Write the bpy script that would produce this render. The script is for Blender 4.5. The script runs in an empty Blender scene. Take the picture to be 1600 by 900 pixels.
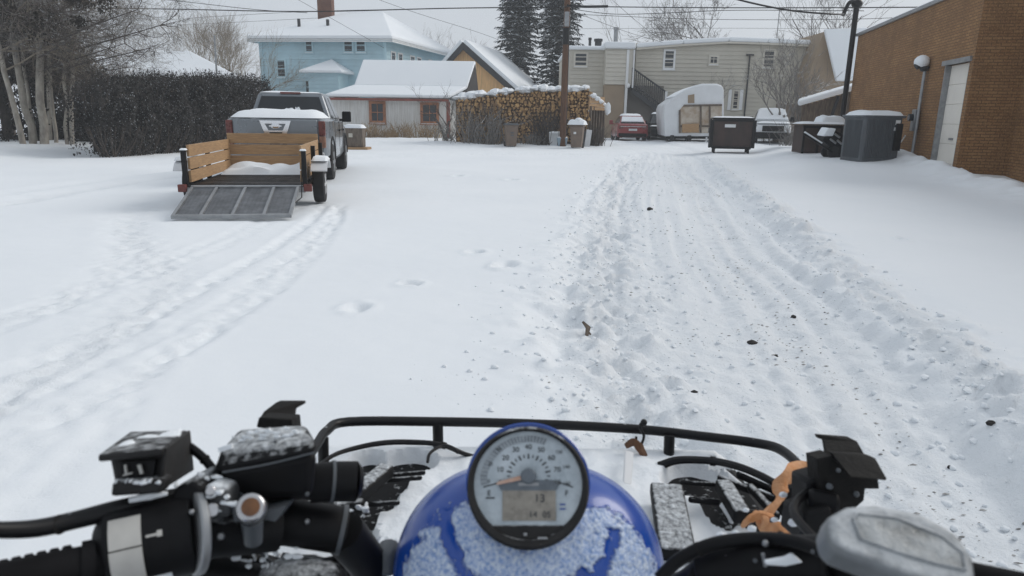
import bpy, math, random
import numpy as np
from mathutils import Vector as V, Matrix, noise as mnoise
R = math.radians
rnd = random.Random(7)
S = bpy.context.scene
COL = S.collection
# ------------------------------------------------------------------ camera
F = 1067.0
PITCH = 13.95
ROLL = 0.015
CAMLOC = V((0, 0, 1.38))
RM = Matrix.Rotation(R(90 - PITCH), 3, 'X') @ Matrix.Rotation(ROLL, 3, 'Z')
cd = bpy.data.cameras.new('camera')
cam = bpy.data.objects.new('camera', cd); COL.objects.link(cam)
cam.matrix_world = Matrix.Translation(CAMLOC) @ RM.to_4x4()
cd.sensor_width = 36; cd.lens = 36 * F / 1600
cd.clip_start = 0.02; cd.clip_end = 3000
cd.dof.use_dof = True; cd.dof.focus_distance = 9.0; cd.dof.aperture_fstop = 9.0
S.camera = cam

def ray(px, py):
    return RM @ V(((px - 800) / F, -(py - 450) / F, -1.0))
def Q(px, py, d):            # point at view depth d
    return CAMLOC + ray(px, py) * d
def pt(px, py, Y):           # point at world distance Y
    r = ray(px, py); return CAMLOC + r * (Y / r.y)
def gnd(px, py, z=0.0):
    r = ray(px, py); return CAMLOC + r * ((z - CAMLOC.z) / r.z)
def onplane(px, py, p0, n):
    r = ray(px, py); return CAMLOC + r * ((p0 - CAMLOC).dot(n) / r.dot(n))

# ------------------------------------------------------------------ tagging
def tag(o, label=None, cat=None, group=None, kind=None):
    if label: o['label'] = label
    if cat: o['category'] = cat
    if group: o['group'] = group
    if kind: o['kind'] = kind
    return o
def thing(name, label, cat, loc=(0, 0, 0), rz=0.0, group=None):
    o = bpy.data.objects.new(name, None); COL.objects.link(o)
    o.location = loc; o.rotation_euler = (0, 0, rz); o.empty_display_size = .1
    return tag(o, label, cat, group)
def mw(o):
    m = Matrix.LocRotScale(o.location, o.rotation_euler, o.scale)
    return mw(o.parent) @ m if o.parent else m
def copy_tree(o, parent=None):
    c = o.copy(); COL.objects.link(c)
    if parent: c.parent = parent
    for ch in [x for x in bpy.data.objects if x.parent == o]:
        copy_tree(ch, c)
    return c

# ------------------------------------------------------------------ mesh builder
def frame_of(d):
    d = d.normalized()
    a = V((0, 0, 1)) if abs(d.z) < .9 else V((1, 0, 0))
    u = d.cross(a).normalized(); return u, d.cross(u).normalized()
class MB:
    def __init__(s): s.v = []; s.f = []
    def add(s, vs, fs):
        n = len(s.v); s.v.extend([tuple(p) for p in vs]); s.f.extend([tuple(i + n for i in f) for f in fs]); return s
    def hexa(s, p):          # 8 points: 0-3 bottom ring, 4-7 top ring
        return s.add(p, [(3, 2, 1, 0), (4, 5, 6, 7), (0, 1, 5, 4), (1, 2, 6, 5), (2, 3, 7, 6), (3, 0, 4, 7)])
    def box(s, c, d, rot=None):
        x, y, z = d[0] / 2, d[1] / 2, d[2] / 2
        p = [V(q) for q in ((-x, -y, -z), (x, -y, -z), (x, y, -z), (-x, y, -z), (-x, -y, z), (x, -y, z), (x, y, z), (-x, y, z))]
        if rot is not None: p = [rot @ q for q in p]
        return s.hexa([V(c) + q for q in p])
    def span(s, a, b):       # box between two corners
        a, b = V(a), V(b); return s.box((a + b) / 2, [abs(b[i] - a[i]) for i in range(3)])
    def tube(s, pts, r, n=8, cap=True):
        pts = [V(p) for p in pts]
        rs = r if isinstance(r, (list, tuple)) else [r] * len(pts)
        vs = []; fs = []; u = None
        for i, p in enumerate(pts):
            d = (pts[min(i + 1, len(pts) - 1)] - pts[max(i - 1, 0)])
            if d.length < 1e-9: d = V((0, 0, 1))
            d.normalize()
            if u is None: u, w = frame_of(d)
            else:
                u = (u - d * u.dot(d))
                if u.length < 1e-6: u, w = frame_of(d)
                u.normalize(); w = d.cross(u)
            for k in range(n):
                a = 2 * math.pi * k / n
                vs.append(p + (u * math.cos(a) + w * math.sin(a)) * rs[i])
        for i in range(len(pts) - 1):
            for k in range(n):
                a, b = i * n + k, i * n + (k + 1) % n
                fs.append((a, b, b + n, a + n))
        if cap:
            fs.append(tuple(range(n - 1, -1, -1))); fs.append(tuple((len(pts) - 1) * n + k for k in range(n)))
        return s.add(vs, fs)
    def cyl(s, p, q, r, n=16, r2=None): return s.tube([p, q], [r, r if r2 is None else r2], n)
    def prism(s, ring, ext):
        ring = [V(p) for p in ring]; ext = V(ext); n = len(ring)
        return s.add(ring + [p + ext for p in ring],
                     [tuple(range(n - 1, -1, -1)), tuple(range(n, 2 * n))] + [(i, (i + 1) % n, (i + 1) % n + n, i + n) for i in range(n)])
    def slab(s, quad, t):    # planar patch with thickness along its normal
        quad = [V(p) for p in quad]; nrm = (quad[1] - quad[0]).cross(quad[2] - quad[0]).normalized()
        return s.prism(quad, nrm * t)
    def loft(s, rings, cap=True):
        n = len(rings[0]); vs = [p for r in rings for p in r]; fs = []
        for i in range(len(rings) - 1):
            for k in range(n):
                a, b = i * n + k, i * n + (k + 1) % n
                fs.append((a, b, b + n, a + n))
        if cap: fs.append(tuple(range(n - 1, -1, -1))); fs.append(tuple((len(rings) - 1) * n + k for k in range(n)))
        return s.add(vs, fs)
    def ell(s, c, r, nu=12, nv=8, jit=0, seed=0):
        c = V(c); vs = []; fs = []; q = random.Random(seed)
        for i in range(nv + 1):
            t = math.pi * i / nv
            for k in range(nu):
                a = 2 * math.pi * k / nu; j = 1 + q.uniform(-jit, jit)
                vs.append(c + V((r[0] * math.sin(t) * math.cos(a) * j, r[1] * math.sin(t) * math.sin(a) * j, r[2] * math.cos(t) * j)))
        for i in range(nv):
            for k in range(nu):
                a, b = i * nu + k, i * nu + (k + 1) % nu
                fs.append((a, a + nu, b + nu, b))
        return s.add(vs, fs)
    def snow(s, c, sx, sy, h, seed=0, nx=12, ny=8, rz=0, lump=.3):   # soft blanket on a flat top
        rot = Matrix.Rotation(rz, 3, 'Z'); c = V(c); vs = []; fs = []
        for j in range(ny + 1):
            for i in range(nx + 1):
                u, w = i / nx * 2 - 1, j / ny * 2 - 1
                e = (max(0, 1 - abs(u) ** 6) * max(0, 1 - abs(w) ** 6)) ** .5
                z = h * e * (1 + lump * mnoise.noise(V((u * 2.1 + seed, w * 2.1, seed * .7))))
                wob = 1 + .04 * mnoise.noise(V((u * 3 + seed * 3, w * 3, 5)))
                vs.append(c + rot @ V((u * sx / 2 * wob, w * sy / 2 * wob, z)))
        n0 = len(vs); m = nx + 1
        vs += [V((p.x, p.y, c.z - .004)) for p in vs]
        for j in range(ny):
            for i in range(nx):
                a = j * m + i; fs.append((a, a + 1, a + m + 1, a + m)); fs.append((n0 + a, n0 + a + m, n0 + a + m + 1, n0 + a + 1))
        rim = [i for i in range(m)] + [j * m + nx for j in range(1, ny + 1)] + [ny * m + i for i in range(nx - 1, -1, -1)] + [j * m for j in range(ny - 1, 0, -1)]
        for k in range(len(rim)):
            a, b = rim[k], rim[(k + 1) % len(rim)]; fs.append((a, a + n0, b + n0, b))
        return s.add(vs, fs)
    def build(s, name, mat, parent=None, smooth=True, bevel=0, seg=2, world=False, sharp=38, xf=None, fix=True):
        vs = s.v
        if xf is not None: vs = [xf @ V(p) for p in vs]
        if world and parent is not None:
            im = mw(parent).inverted(); vs = [im @ V(p) for p in vs]
        me = bpy.data.meshes.new(name); me.from_pydata([tuple(p) for p in vs], [], s.f); 
        if fix and len(s.f) < 60000:
            import bmesh
            bm = bmesh.new(); bm.from_mesh(me); bmesh.ops.recalc_face_normals(bm, faces=bm.faces); bm.to_mesh(me); bm.free()
        if smooth:
            me.polygons.foreach_set('use_smooth', [True] * len(me.polygons)); me.set_sharp_from_angle(angle=R(sharp))
        if isinstance(mat, (list, tuple)):
            for m in mat: me.materials.append(m)
        elif mat: me.materials.append(mat)
        o = bpy.data.objects.new(name, me); COL.objects.link(o)
        if parent is not None: o.parent = parent
        if bevel:
            b = o.modifiers.new('bevel', 'BEVEL'); b.width = bevel; b.segments = seg; b.limit_method = 'ANGLE'; b.angle_limit = R(30)
            b.harden_normals = False
        me.update(); return o
def spline(pts, n=6):        # catmull-rom through points
    p = [V(q) for q in pts]; p = [p[0] * 2 - p[1]] + p + [p[-1] * 2 - p[-2]]; out = []
    for i in range(1, len(p) - 2):
        for k in range(n):
            t = k / n; a, b, c, d = p[i - 1], p[i], p[i + 1], p[i + 2]
            out.append(.5 * ((2 * b) + (c - a) * t + (2 * a - 5 * b + 4 * c - d) * t * t + (3 * b - a - 3 * c + d) * t ** 3))
    out.append(p[-2]); return out
def textmb(txt, size, thick=.0005):
    cu = bpy.data.curves.new('t', 'FONT'); cu.body = txt; cu.size = size; cu.align_x = 'CENTER'; cu.align_y = 'CENTER'; cu.extrude = thick
    o = bpy.data.objects.new('t', cu); COL.objects.link(o)
    dg = bpy.context.evaluated_depsgraph_get(); me = bpy.data.meshes.new_from_object(o.evaluated_get(dg))
    vs = [v.co.copy() for v in me.vertices]; fs = [tuple(p.vertices) for p in me.polygons]
    bpy.data.objects.remove(o); bpy.data.meshes.remove(me); bpy.data.curves.remove(cu)
    return vs, fs

# ------------------------------------------------------------------ materials
class NT:
    def __init__(s, m): s.t = m.node_tree; s.n = s.t.nodes; s.l = s.t.links
    def new(s, ty, **k):
        n = s.n.new(ty)
        for a, b in k.items():
            if hasattr(n, a): setattr(n, a, b)
        return n
    def lk(s, a, b): s.l.new(a, b)
    def math(s, op, a, b=0.0, clamp=False):
        n = s.n.new('ShaderNodeMath'); n.operation = op; n.use_clamp = clamp
        for i, q in enumerate((a, b)):
            if isinstance(q, (int, float)): n.inputs[i].default_value = q
            else: s.lk(q, n.inputs[i])
        return n.outputs[0]
    def noise(s, vec, scale, detail=4, rough=.55):
        n = s.n.new('ShaderNodeTexNoise'); n.inputs['Scale'].default_value = scale; n.inputs['Detail'].default_value = detail; n.inputs['Roughness'].default_value = rough
        if vec is not None: s.lk(vec, n.inputs['Vector'])
        return n.outputs['Fac']
    def ramp(s, f, a, b, lo=0.0, hi=1.0):
        n = s.n.new('ShaderNodeMapRange'); n.inputs[1].default_value = a; n.inputs[2].default_value = b; n.inputs[3].default_value = lo; n.inputs[4].default_value = hi
        n.clamp = True; s.lk(f, n.inputs[0]); return n.outputs[0]
    def mix(s, f, a, b):
        n = s.n.new('ShaderNodeMix'); n.data_type = 'RGBA'
        if isinstance(f, (int, float)): n.inputs[0].default_value = f
        else: s.lk(f, n.inputs[0])
        for i, q in ((6, a), (7, b)):
            if isinstance(q, tuple): n.inputs[i].default_value = (*q[:3], 1)
            else: s.lk(q, n.inputs[i])
        return n.outputs[2]
SNOWC = (.80, .835, .86)
def newmat(name):
    m = bpy.data.materials.new(name); m.use_nodes = True
    return m, NT(m), m.node_tree.nodes['Principled BSDF']
def mat(name, col, rough=.6, var=.18, scale=3.0, metal=0.0, bump=0.0, bscale=None, snow=0.0, snow_scale=14.0, nz=.9, col2=None, stretch=None, coat=0.0, trans=0.0, spec=.5, snow_soft=.08):
    m, t, b = newmat(name)
    tc = t.new('ShaderNodeTexCoord').outputs['Object']
    if stretch:
        mp = t.new('ShaderNodeMapping'); mp.inputs['Scale'].default_value = stretch; t.lk(tc, mp.inputs['Vector']); tcs = mp.outputs[0]
    else: tcs = tc
    nz1 = t.noise(tcs, scale, 5, .6)
    c2 = col2 if col2 else tuple(max(0, c * (1 - var * 1.6)) for c in col)
    c1 = tuple(min(1, c * (1 + var * .6)) for c in col) if not col2 else col
    cc = t.mix(t.ramp(nz1, .3, .7), c2, c1)
    rg = t.ramp(nz1, .3, .7, max(.03, rough - .1), min(1, rough + .1))
    if snow > 0:
        g = t.new('ShaderNodeNewGeometry'); sp = t.new('ShaderNodeSeparateXYZ'); t.lk(g.outputs['Normal'], sp.inputs[0])
        sn = t.noise(tc, snow_scale, 6, .65)
        k = t.math('ADD', t.math('MULTIPLY', sp.outputs[2], nz), sn)
        th = 1.25 + .4 - snow
        fac = t.ramp(k, th - snow_soft, th + snow_soft)
        cc = t.mix(fac, cc, SNOWC); 
        mr = t.new('ShaderNodeMix'); mr.data_type = 'FLOAT'; t.lk(fac, mr.inputs[0]); t.lk(rg, mr.inputs[2]); mr.inputs[3].default_value = .8; rg = mr.outputs[0]
        if metal:
            t.lk(t.math('MULTIPLY', t.math('SUBTRACT', 1.0, fac), metal), b.inputs['Metallic'])
        bp = t.new('ShaderNodeBump'); bp.inputs['Strength'].default_value = .5; bp.inputs['Distance'].default_value = .01
        t.lk(fac, bp.inputs['Height']); t.lk(bp.outputs[0], b.inputs['Normal'])
    elif metal: b.inputs['Metallic'].default_value = metal
    if bump and not snow:
        bp = t.new('ShaderNodeBump'); bp.inputs['Strength'].default_value = bump; bp.inputs['Distance'].default_value = .02
        t.lk(t.noise(tcs, bscale or scale * 4, 5, .6), bp.inputs['Height']); t.lk(bp.outputs[0], b.inputs['Normal'])
    t.lk(cc, b.inputs['Base Color']); t.lk(rg, b.inputs['Roughness'])
    b.inputs['Coat Weight'].default_value = coat; b.inputs['Specular IOR Level'].default_value = spec
    if trans: b.inputs['Transmission Weight'].default_value = trans
    return m
def brickmat(name, c1, c2, mortar):
    m, t, b = newmat(name)
    tc = t.new('ShaderNodeTexCoord').outputs['Object']; sp = t.new('ShaderNodeSeparateXYZ'); t.lk(tc, sp.inputs[0])
    cb = t.new('ShaderNodeCombineXYZ'); t.lk(t.math('ADD', sp.outputs[0], sp.outputs[1]), cb.inputs[0]); t.lk(sp.outputs[2], cb.inputs[1])
    br = t.new('ShaderNodeTexBrick'); t.lk(cb.outputs[0], br.inputs['Vector'])
    br.inputs['Scale'].default_value = 1.0; br.inputs['Brick Width'].default_value = .21; br.inputs['Row Height'].default_value = .073
    br.inputs['Mortar Size'].default_value = .008; br.inputs['Mortar Smooth'].default_value = .3; br.inputs['Bias'].default_value = 0.0
    br.inputs['Color1'].default_value = (*c1, 1); br.inputs['Color2'].default_value = (*c2, 1); br.inputs['Mortar'].default_value = (*mortar, 1)
    n = t.noise(tc, 1.3, 5); n2 = t.noise(tc, 30, 3)
    c = t.mix(t.ramp(n, .35, .65, 0, .65), br.outputs['Color'], tuple(x * .55 for x in c1))
    c = t.mix(t.ramp(n2, .5, .72, 0, .6), c, tuple(x * 1.45 for x in c2))
    t.lk(c, b.inputs['Base Color']); b.inputs['Roughness'].default_value = .85
    bp = t.new('ShaderNodeBump'); bp.inputs['Strength'].default_value = .9; bp.inputs['Distance'].default_value = .012
    t.lk(t.math('SUBTRACT', 1.0, br.outputs['Fac']), bp.inputs['Height']); t.lk(bp.outputs[0], b.inputs['Normal'])
    return m
def snowmat(name, attr=False):
    m, t, b = newmat(name)
    tc = t.new('ShaderNodeTexCoord').outputs['Object']
    n1 = t.noise(tc, .35, 4); n2 = t.noise(tc, 9, 6, .6); n3 = t.noise(tc, 70, 4, .7)
    c = t.mix(t.ramp(n1, .3, .7), (.785, .82, .85), (.83, .86, .885))
    h = t.math('ADD', t.math('MULTIPLY', n2, .6), t.math('MULTIPLY', n3, .35))
    if attr:
        rr_ = t.new('ShaderNodeAttribute'); rr_.attribute_name = 'rough'
        h = t.math('ADD', h, t.math('MULTIPLY', t.math('MULTIPLY', t.noise(tc, 24, 6, .7), rr_.outputs['Fac']), 1.3))
    bp = t.new('ShaderNodeBump'); bp.inputs['Strength'].default_value = .3; bp.inputs['Distance'].default_value = .03
    if attr:
        at = t.new('ShaderNodeAttribute'); at.attribute_name = 'dirt'
        rg = t.new('ShaderNodeAttribute'); rg.attribute_name = 'rough'
        dn = t.noise(tc, 22, 8, .8)
        fac = t.ramp(t.math('ADD', dn, t.math('MULTIPLY', at.outputs['Fac'], .42)), .74, .80)
        c = t.mix(t.math('MULTIPLY', fac, .6), c, (.30, .295, .285))
        c = t.mix(t.math('MULTIPLY', at.outputs['Fac'], .07), c, (.5, .51, .51))
        t.lk(t.math('ADD', .16, t.math('MULTIPLY', rg.outputs['Fac'], .42)), bp.inputs['Strength'])
    t.lk(h, bp.inputs['Height']); t.lk(bp.outputs[0], b.inputs['Normal'])
    t.lk(c, b.inputs['Base Color']); b.inputs['Roughness'].default_value = .75; b.inputs['Specular IOR Level'].default_value = .25
    b.inputs['Subsurface Weight'].default_value = 0.0
    return m
M = {}
M['snow'] = snowmat('snow'); M['ground'] = snowmat('snow_ground', True)
M['brick'] = brickmat('brown_brick', (.245, .122, .046), (.335, .185, .075), (.095, .055, .030))
M['brick_red'] = brickmat('chimney_brick', (.15, .06, .035), (.2, .085, .05), (.2, .16, .13))
M['black_plastic'] = mat('black_plastic', (.008, .008, .009), .6, spec=.22, var=.3, scale=20, bump=.15, bscale=300, snow=.28, snow_scale=45) if 0 else mat('black_plastic', (.008, .008, .009), .6, .3, 20, bump=.15, bscale=300, snow=.28, snow_scale=45)
M['black_plain'] = mat('black_plain', (.007, .007, .008), .55, .3, 20, spec=.2)
M['black_dry'] = mat('black_bracket', (.018, .017, .016), .75, .35, 30, bump=.2, bscale=120, spec=.2)
M['rubber_dry'] = mat('grip_rubber', (.010, .010, .011), .8, .3, 20, spec=.15)
M['black_frost'] = mat('black_plastic_frosted', (.009, .009, .010), .6, .3, 20, snow=.27, snow_scale=130, snow_soft=.22, spec=.2)
M['black_paint'] = mat('black_paint', (.008, .008, .009), .45, .3, 8, snow=.06, snow_scale=90, spec=.3)
M['black_matte'] = mat('black_weathered', (.030, .029, .029), .7, .3, 30, bump=.2, bscale=120, snow=.16, snow_scale=90, spec=.25, snow_soft=.18)
M['rubber'] = mat('tyre_rubber', (.02, .02, .021), .85, .3, 10, bump=.3, bscale=60, snow=.2, snow_scale=8)
M['steel_grey'] = mat('galvanised_steel', (.33, .34, .35), .45, .2, 6, metal=.6)
M['silver'] = mat('brushed_silver', (.55, .55, .56), .3, .15, 20, metal=.9)
M['chrome'] = mat('chrome', (.75, .76, .78), .15, .05, 5, metal=1)
M['glass'] = mat('dark_glass', (.018, .022, .026), .08, .2, 2)
M['window_glass'] = mat('window_glass', (.045, .055, .065), .12, .5, .8)
M['wood_new'] = mat('pine_board', (.47, .30, .155), .75, .3, 5, col2=(.27, .16, .08), stretch=(1.2, 1.2, 16), bump=.35, snow=.10, snow_scale=20)
M['wood_old'] = mat('weathered_wood', (.17, .135, .105), .85, .4, 3, stretch=(6, 6, 1))
M['wood_pole'] = mat('creosote_pole', (.13, .065, .035), .85, .35, 5, stretch=(6, 6, .8), bump=.3)
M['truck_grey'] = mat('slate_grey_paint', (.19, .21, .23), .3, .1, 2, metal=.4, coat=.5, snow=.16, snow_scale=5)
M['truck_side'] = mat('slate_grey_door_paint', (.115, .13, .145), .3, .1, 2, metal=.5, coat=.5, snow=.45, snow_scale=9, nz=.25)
M['red_paint'] = mat('red_car_paint', (.26, .03, .03), .3, .15, 2, coat=.5)
M['white_paint'] = mat('white_paint', (.72, .74, .76), .5, .08, 1)
M['white_dirty'] = mat('dirty_white_panel', (.68, .69, .70), .6, .25, 1.2)
M['red_lens'] = mat('red_lens', (.15, .035, .028), .3, .3, 10)
M['amber_lens'] = mat('amber_lens', (.26, .13, .085), .35, .3, 8)
M['blue_side'] = mat('pale_blue_siding', (.48, .66, .73), .7, .12, .5)
M['tan_side'] = mat('tan_siding', (.53, .50, .43), .75, .1, .4)
M['tan_light'] = mat('light_tan_siding', (.57, .54, .47), .75, .1, .4)
M['tan_brown'] = mat('tan_brown_panel', (.315, .24, .165), .75, .1, .8)
M['grey_dark_side'] = mat('shaded_grey_siding', (.19, .175, .155), .75, .1, .5)  # darkened copy of the tan siding, shade put into the colour
M['white_board'] = mat('whitewashed_boards', (.76, .76, .74), .85, .3, 2.2, col2=(.54, .52, .485), stretch=(7, 7, .5))
M['red_trim'] = mat('red_brown_trim', (.24, .07, .05), .7, .2, 3)
M['window_trim'] = mat('orange_brown_trim', (.40, .17, .085), .7, .3, 5)
M['orange_board'] = mat('ochre_boards', (.80, .49, .23), .8, .2, 1.5, stretch=(8, 8, .6))
M['dark_trim'] = mat('dark_trim', (.035, .037, .04), .7, .2, 3)
M['shingle'] = mat('dark_shingle', (.05, .045, .042), .9, .4, 6)
M['trim_white'] = mat('white_trim', (.74, .75, .75), .6, .08, 2)
M['dumpster'] = mat('brown_dumpster_paint', (.048, .028, .023), .55, .35, 3, stretch=(1, 1, .4))
M['bin_brown'] = mat('brown_bin_plastic', (.17, .125, .095), .6, .15, 4)
M['mesh_grey'] = mat('ramp_mesh_steel', (.24, .25, .265), .55, .25, 6, metal=.3)
M['ac_grey'] = mat('dark_grey_metal', (.085, .095, .105), .5, .2, 3, stretch=(3, 3, .4))
M['cream'] = mat('cream_door', (.78, .74, .67), .6, .05, 1.5)
M['bark_pale'] = mat('pale_aspen_bark', (.44, .40, .34), .85, .45, 5, col2=(.19, .17, .145), stretch=(1, 1, .5), bump=.4)
M['bark_dark'] = mat('dark_twig_bark', (.075, .06, .05), .9, .3, 5, snow=.30, snow_scale=6)
M['bark_grey'] = mat('grey_twig_bark', (.23, .215, .20), .9, .3, 5, snow=.46, snow_scale=6)
M['bark_tan'] = mat('tan_twig_bark', (.28, .235, .18), .9, .3, 5, snow=.25, snow_scale=6)
M['needle'] = mat('spruce_needles', (.026, .032, .031), .9, .4, 1.0, snow=.43, snow_scale=1.6, nz=.6, spec=.1)
M['hedge'] = mat('hedge_twigs', (.075, .070, .066), .9, .5, 2, snow=.30, snow_scale=9, nz=.7, spec=.1, snow_soft=.2)
M['frost'] = mat('frosted_leaf', (.42, .44, .46), .8, .4, 9)
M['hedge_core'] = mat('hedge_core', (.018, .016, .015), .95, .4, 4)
M['juniper'] = mat('dark_juniper', (.040, .035, .029), .9, .5, 1.2, snow=.26, snow_scale=5, spec=.1)
M['dry_grass'] = mat('dry_grass', (.36, .25, .14), .9, .3, 2, snow=.2, snow_scale=5)
M['log_end'] = mat('split_log', (.68, .43, .19), .85, .5, 3.0, col2=(.24, .135, .06))
M['bark_snowy'] = mat('snow_laden_twigs', (.20, .185, .17), .9, .3, 5, snow=.75, snow_scale=5, nz=.5)
M['vine'] = mat('dry_vine', (.16, .12, .085), .9, .4, 4, snow=.3, snow_scale=6)
M['log_dark'] = mat('log_bark', (.15, .09, .045), .9, .4, 3)
M['blue'] = mat('blue_plastic', (.010, .065, .34), .28, .1, 4, coat=.4)
M['pale_blue_bin'] = mat('pale_blue_plastic', (.28, .37, .44), .5, .1, 4)
M['orange_strap'] = mat('orange_webbing', (.58, .24, .085), .75, .3, 60, bump=.4, bscale=200, col2=(.66, .36, .19))
M['icy_metal'] = mat('icy_clamp', (.10, .105, .11), .5, .3, 30, snow=.55, snow_scale=70, snow_soft=.2)
M['rust'] = mat('rusty_brown', (.17, .075, .03), .6, .4, 60)
M['grey_pod'] = mat('frosted_grey_plastic', (.20, .215, .225), .5, .2, 30, snow=.20, snow_scale=75, snow_soft=.45)
M['grey_lens'] = mat('frosted_grey_lens', (.17, .18, .175), .35, .2, 40, snow=.14, snow_scale=40, snow_soft=.4)
M['grey_label'] = mat('light_grey_switch', (.50, .49, .46), .45, .1, 30)
M['lcd'] = mat('lcd_screen', (.30, .275, .235), .3, .25, 60)
M['dial_ink'] = mat('dial_ink', (.045, .05, .055), .5, .1, 5)
M['needle_orange'] = mat('dial_needle', (.50, .25, .15), .5, .5, 60, col2=(.55, .42, .36))
M['wire'] = mat('wire_black', (.02, .02, .022), .7, .1, 5)
M['stone'] = mat('dark_stone', (.03, .027, .025), .9, .3, 20)
M['plank_brown'] = mat('beige_torn_panel', (.30, .20, .12), .8, .45, 1.9, col2=(.60, .56, .49))
# ------------------------------------------------------------------ world, sun, render
w = bpy.data.worlds.new('World'); S.world = w; w.use_nodes = True
wt = w.node_tree; wn = wt.nodes; bgn = wn['Background']
sky = wn.new('ShaderNodeTexSky'); sky.sky_type = 'NISHITA'; sky.sun_disc = False
SUN_EL, SUN_AZ = R(35), R(66)       # low winter sun behind cloud, beyond the brick building on the right
sky.sun_elevation = SUN_EL; sky.sun_rotation = SUN_AZ; sky.dust_density = 6; sky.air_density = 1.0
# overcast: the clear-sky colours are washed out to an even pale grey cloud layer
mixn = wn.new('ShaderNodeMix'); mixn.data_type = 'RGBA'; mixn.inputs[0].default_value = .88
tcw = wn.new('ShaderNodeTexCoord'); nzw = wn.new('ShaderNodeTexNoise'); nzw.inputs['Scale'].default_value = 1.6; nzw.inputs['Detail'].default_value = 4
wt.links.new(tcw.outputs['Generated'], nzw.inputs['Vector'])
cr = wn.new('ShaderNodeValToRGB'); cr.color_ramp.elements[0].position = .3; cr.color_ramp.elements[1].position = .7
cr.color_ramp.elements[0].color = (5.6, 6.05, 6.6, 1); cr.color_ramp.elements[1].color = (6.2, 6.62, 7.15, 1)
wt.links.new(nzw.outputs['Fac'], cr.inputs[0])
wt.links.new(sky.outputs[0], mixn.inputs[6]); wt.links.new(cr.outputs[0], mixn.inputs[7])
wt.links.new(mixn.outputs[2], bgn.inputs['Color']); bgn.inputs['Strength'].default_value = .105
sl = bpy.data.lights.new('sun', 'SUN'); sl.energy = 1.5; sl.angle = R(32); sl.color = (1, .97, .93)
so = bpy.data.objects.new('sun', sl); COL.objects.link(so)
sd = V((math.sin(SUN_AZ) * math.cos(SUN_EL), math.cos(SUN_AZ) * math.cos(SUN_EL), math.sin(SUN_EL)))
so.rotation_euler = sd.to_track_quat('Z', 'Y').to_euler(); so.location = sd * 60
S.view_settings.view_transform = 'Standard'; S.view_settings.look = 'None'; S.view_settings.gamma = 1; S.view_settings.exposure = 0
S.view_settings.use_curve_mapping = False
S.render.engine = 'CYCLES'; S.cycles.use_denoising = True; S.cycles.max_bounces = 6; S.cycles.diffuse_bounces = 3; S.cycles.volume_bounces = 1
try: S.cycles.denoiser = 'OPENIMAGEDENOISE'
except Exception: pass

# ------------------------------------------------------------------ ground
def vhash(ix, iy, s):
    h = (ix.astype(np.int64) * 374761393 + iy.astype(np.int64) * 668265263 + s * 974634599) & 0x7fffffff
    h = ((h ^ (h >> 13)) * 1274126177) & 0x7fffffff
    return ((h ^ (h >> 16)) & 0xffff) / 65535.0
def vn(x, y, s=0):
    ix = np.floor(x); iy = np.floor(y); fx = x - ix; fy = y - iy
    fx = fx * fx * (3 - 2 * fx); fy = fy * fy * (3 - 2 * fy)
    a = vhash(ix, iy, s); b = vhash(ix + 1, iy, s); c = vhash(ix, iy + 1, s); d = vhash(ix + 1, iy + 1, s)
    return (a * (1 - fx) + b * fx) * (1 - fy) + (c * (1 - fx) + d * fx) * fy
def fbm(x, y, s=0, o=4):
    r = 0; a = .5; t = 0
    for i in range(o): r = r + a * vn(x * 2 ** i, y * 2 ** i, s + i * 17); t += a; a *= .55
    return r / t
def sm(a, b, x): t = np.clip((x - a) / (b - a), 0, 1); return t * t * (3 - 2 * t)
def edge(pxs):
    g = [gnd(*p) for p in pxs]; g.sort(key=lambda q: q.y)
    ys = [q.y for q in g]; xs = [q.x for q in g]
    return lambda Y: np.interp(Y, ys, xs)
LE = edge([(790, 900), (815, 760), (838, 620), (850, 500), (868, 400), (905, 320), (950, 262), (985, 238)])
RE = edge([(1850, 830), (1700, 715), (1570, 610), (1400, 480), (1265, 375), (1190, 310), (1125, 262), (1095, 240)])
RT = edge([(1640, 900), (1420, 740), (1255, 560), (1170, 430), (1100, 310), (1070, 258), (1055, 240)])
LT = edge([(955, 900), (955, 740), (945, 600), (940, 480), (945, 400), (955, 320), (985, 258), (1000, 240)])
def arc(pxs):
    return np.array([gnd(*p).to_2d() for p in pxs])
ARCS = [(arc([(-400, 840), (-120, 690), (60, 590), (200, 520), (310, 450), (420, 390), (490, 340), (512, 318)]), .07, .016, .4),
        (arc([(-260, 900), (20, 690), (180, 610), (330, 525), (430, 455), (500, 390), (530, 345), (530, 320)]), .06, .014, .4),
        (arc([(-300, 770), (0, 625), (110, 560), (210, 490), (265, 440), (235, 400), (200, 360), (240, 320)]), .26, .014, .7),
        (arc([(-300, 560), (0, 500), (80, 480), (170, 430), (200, 380), (190, 330), (250, 300)]), .2, .012, .6),
        (arc([(-500, 370), (-100, 330), (0, 318), (120, 297), (220, 281), (330, 268), (400, 262)]), .28, .05, .8),
        (arc([(-500, 345), (-100, 313), (0, 303), (120, 285), (220, 271), (320, 260), (400, 255)]), .24, .04, .5),
        (arc([(300, 262), (520, 246), (800, 240), (1000, 243), (1120, 246)]), .8, .04, .35)]
_r = np.random.default_rng(3)
for k_ in range(7):
    b_ = ARCS[k_ % 2][0]; ARCS.insert(2, (b_ + np.array([_r.uniform(-1.6, .9), 0]) * np.linspace(1.1, .35, len(b_))[:, None] + _r.normal(0, .03, b_.shape), .05 + .05 * _r.random(), .007 + .006 * _r.random(), .35))
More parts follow.
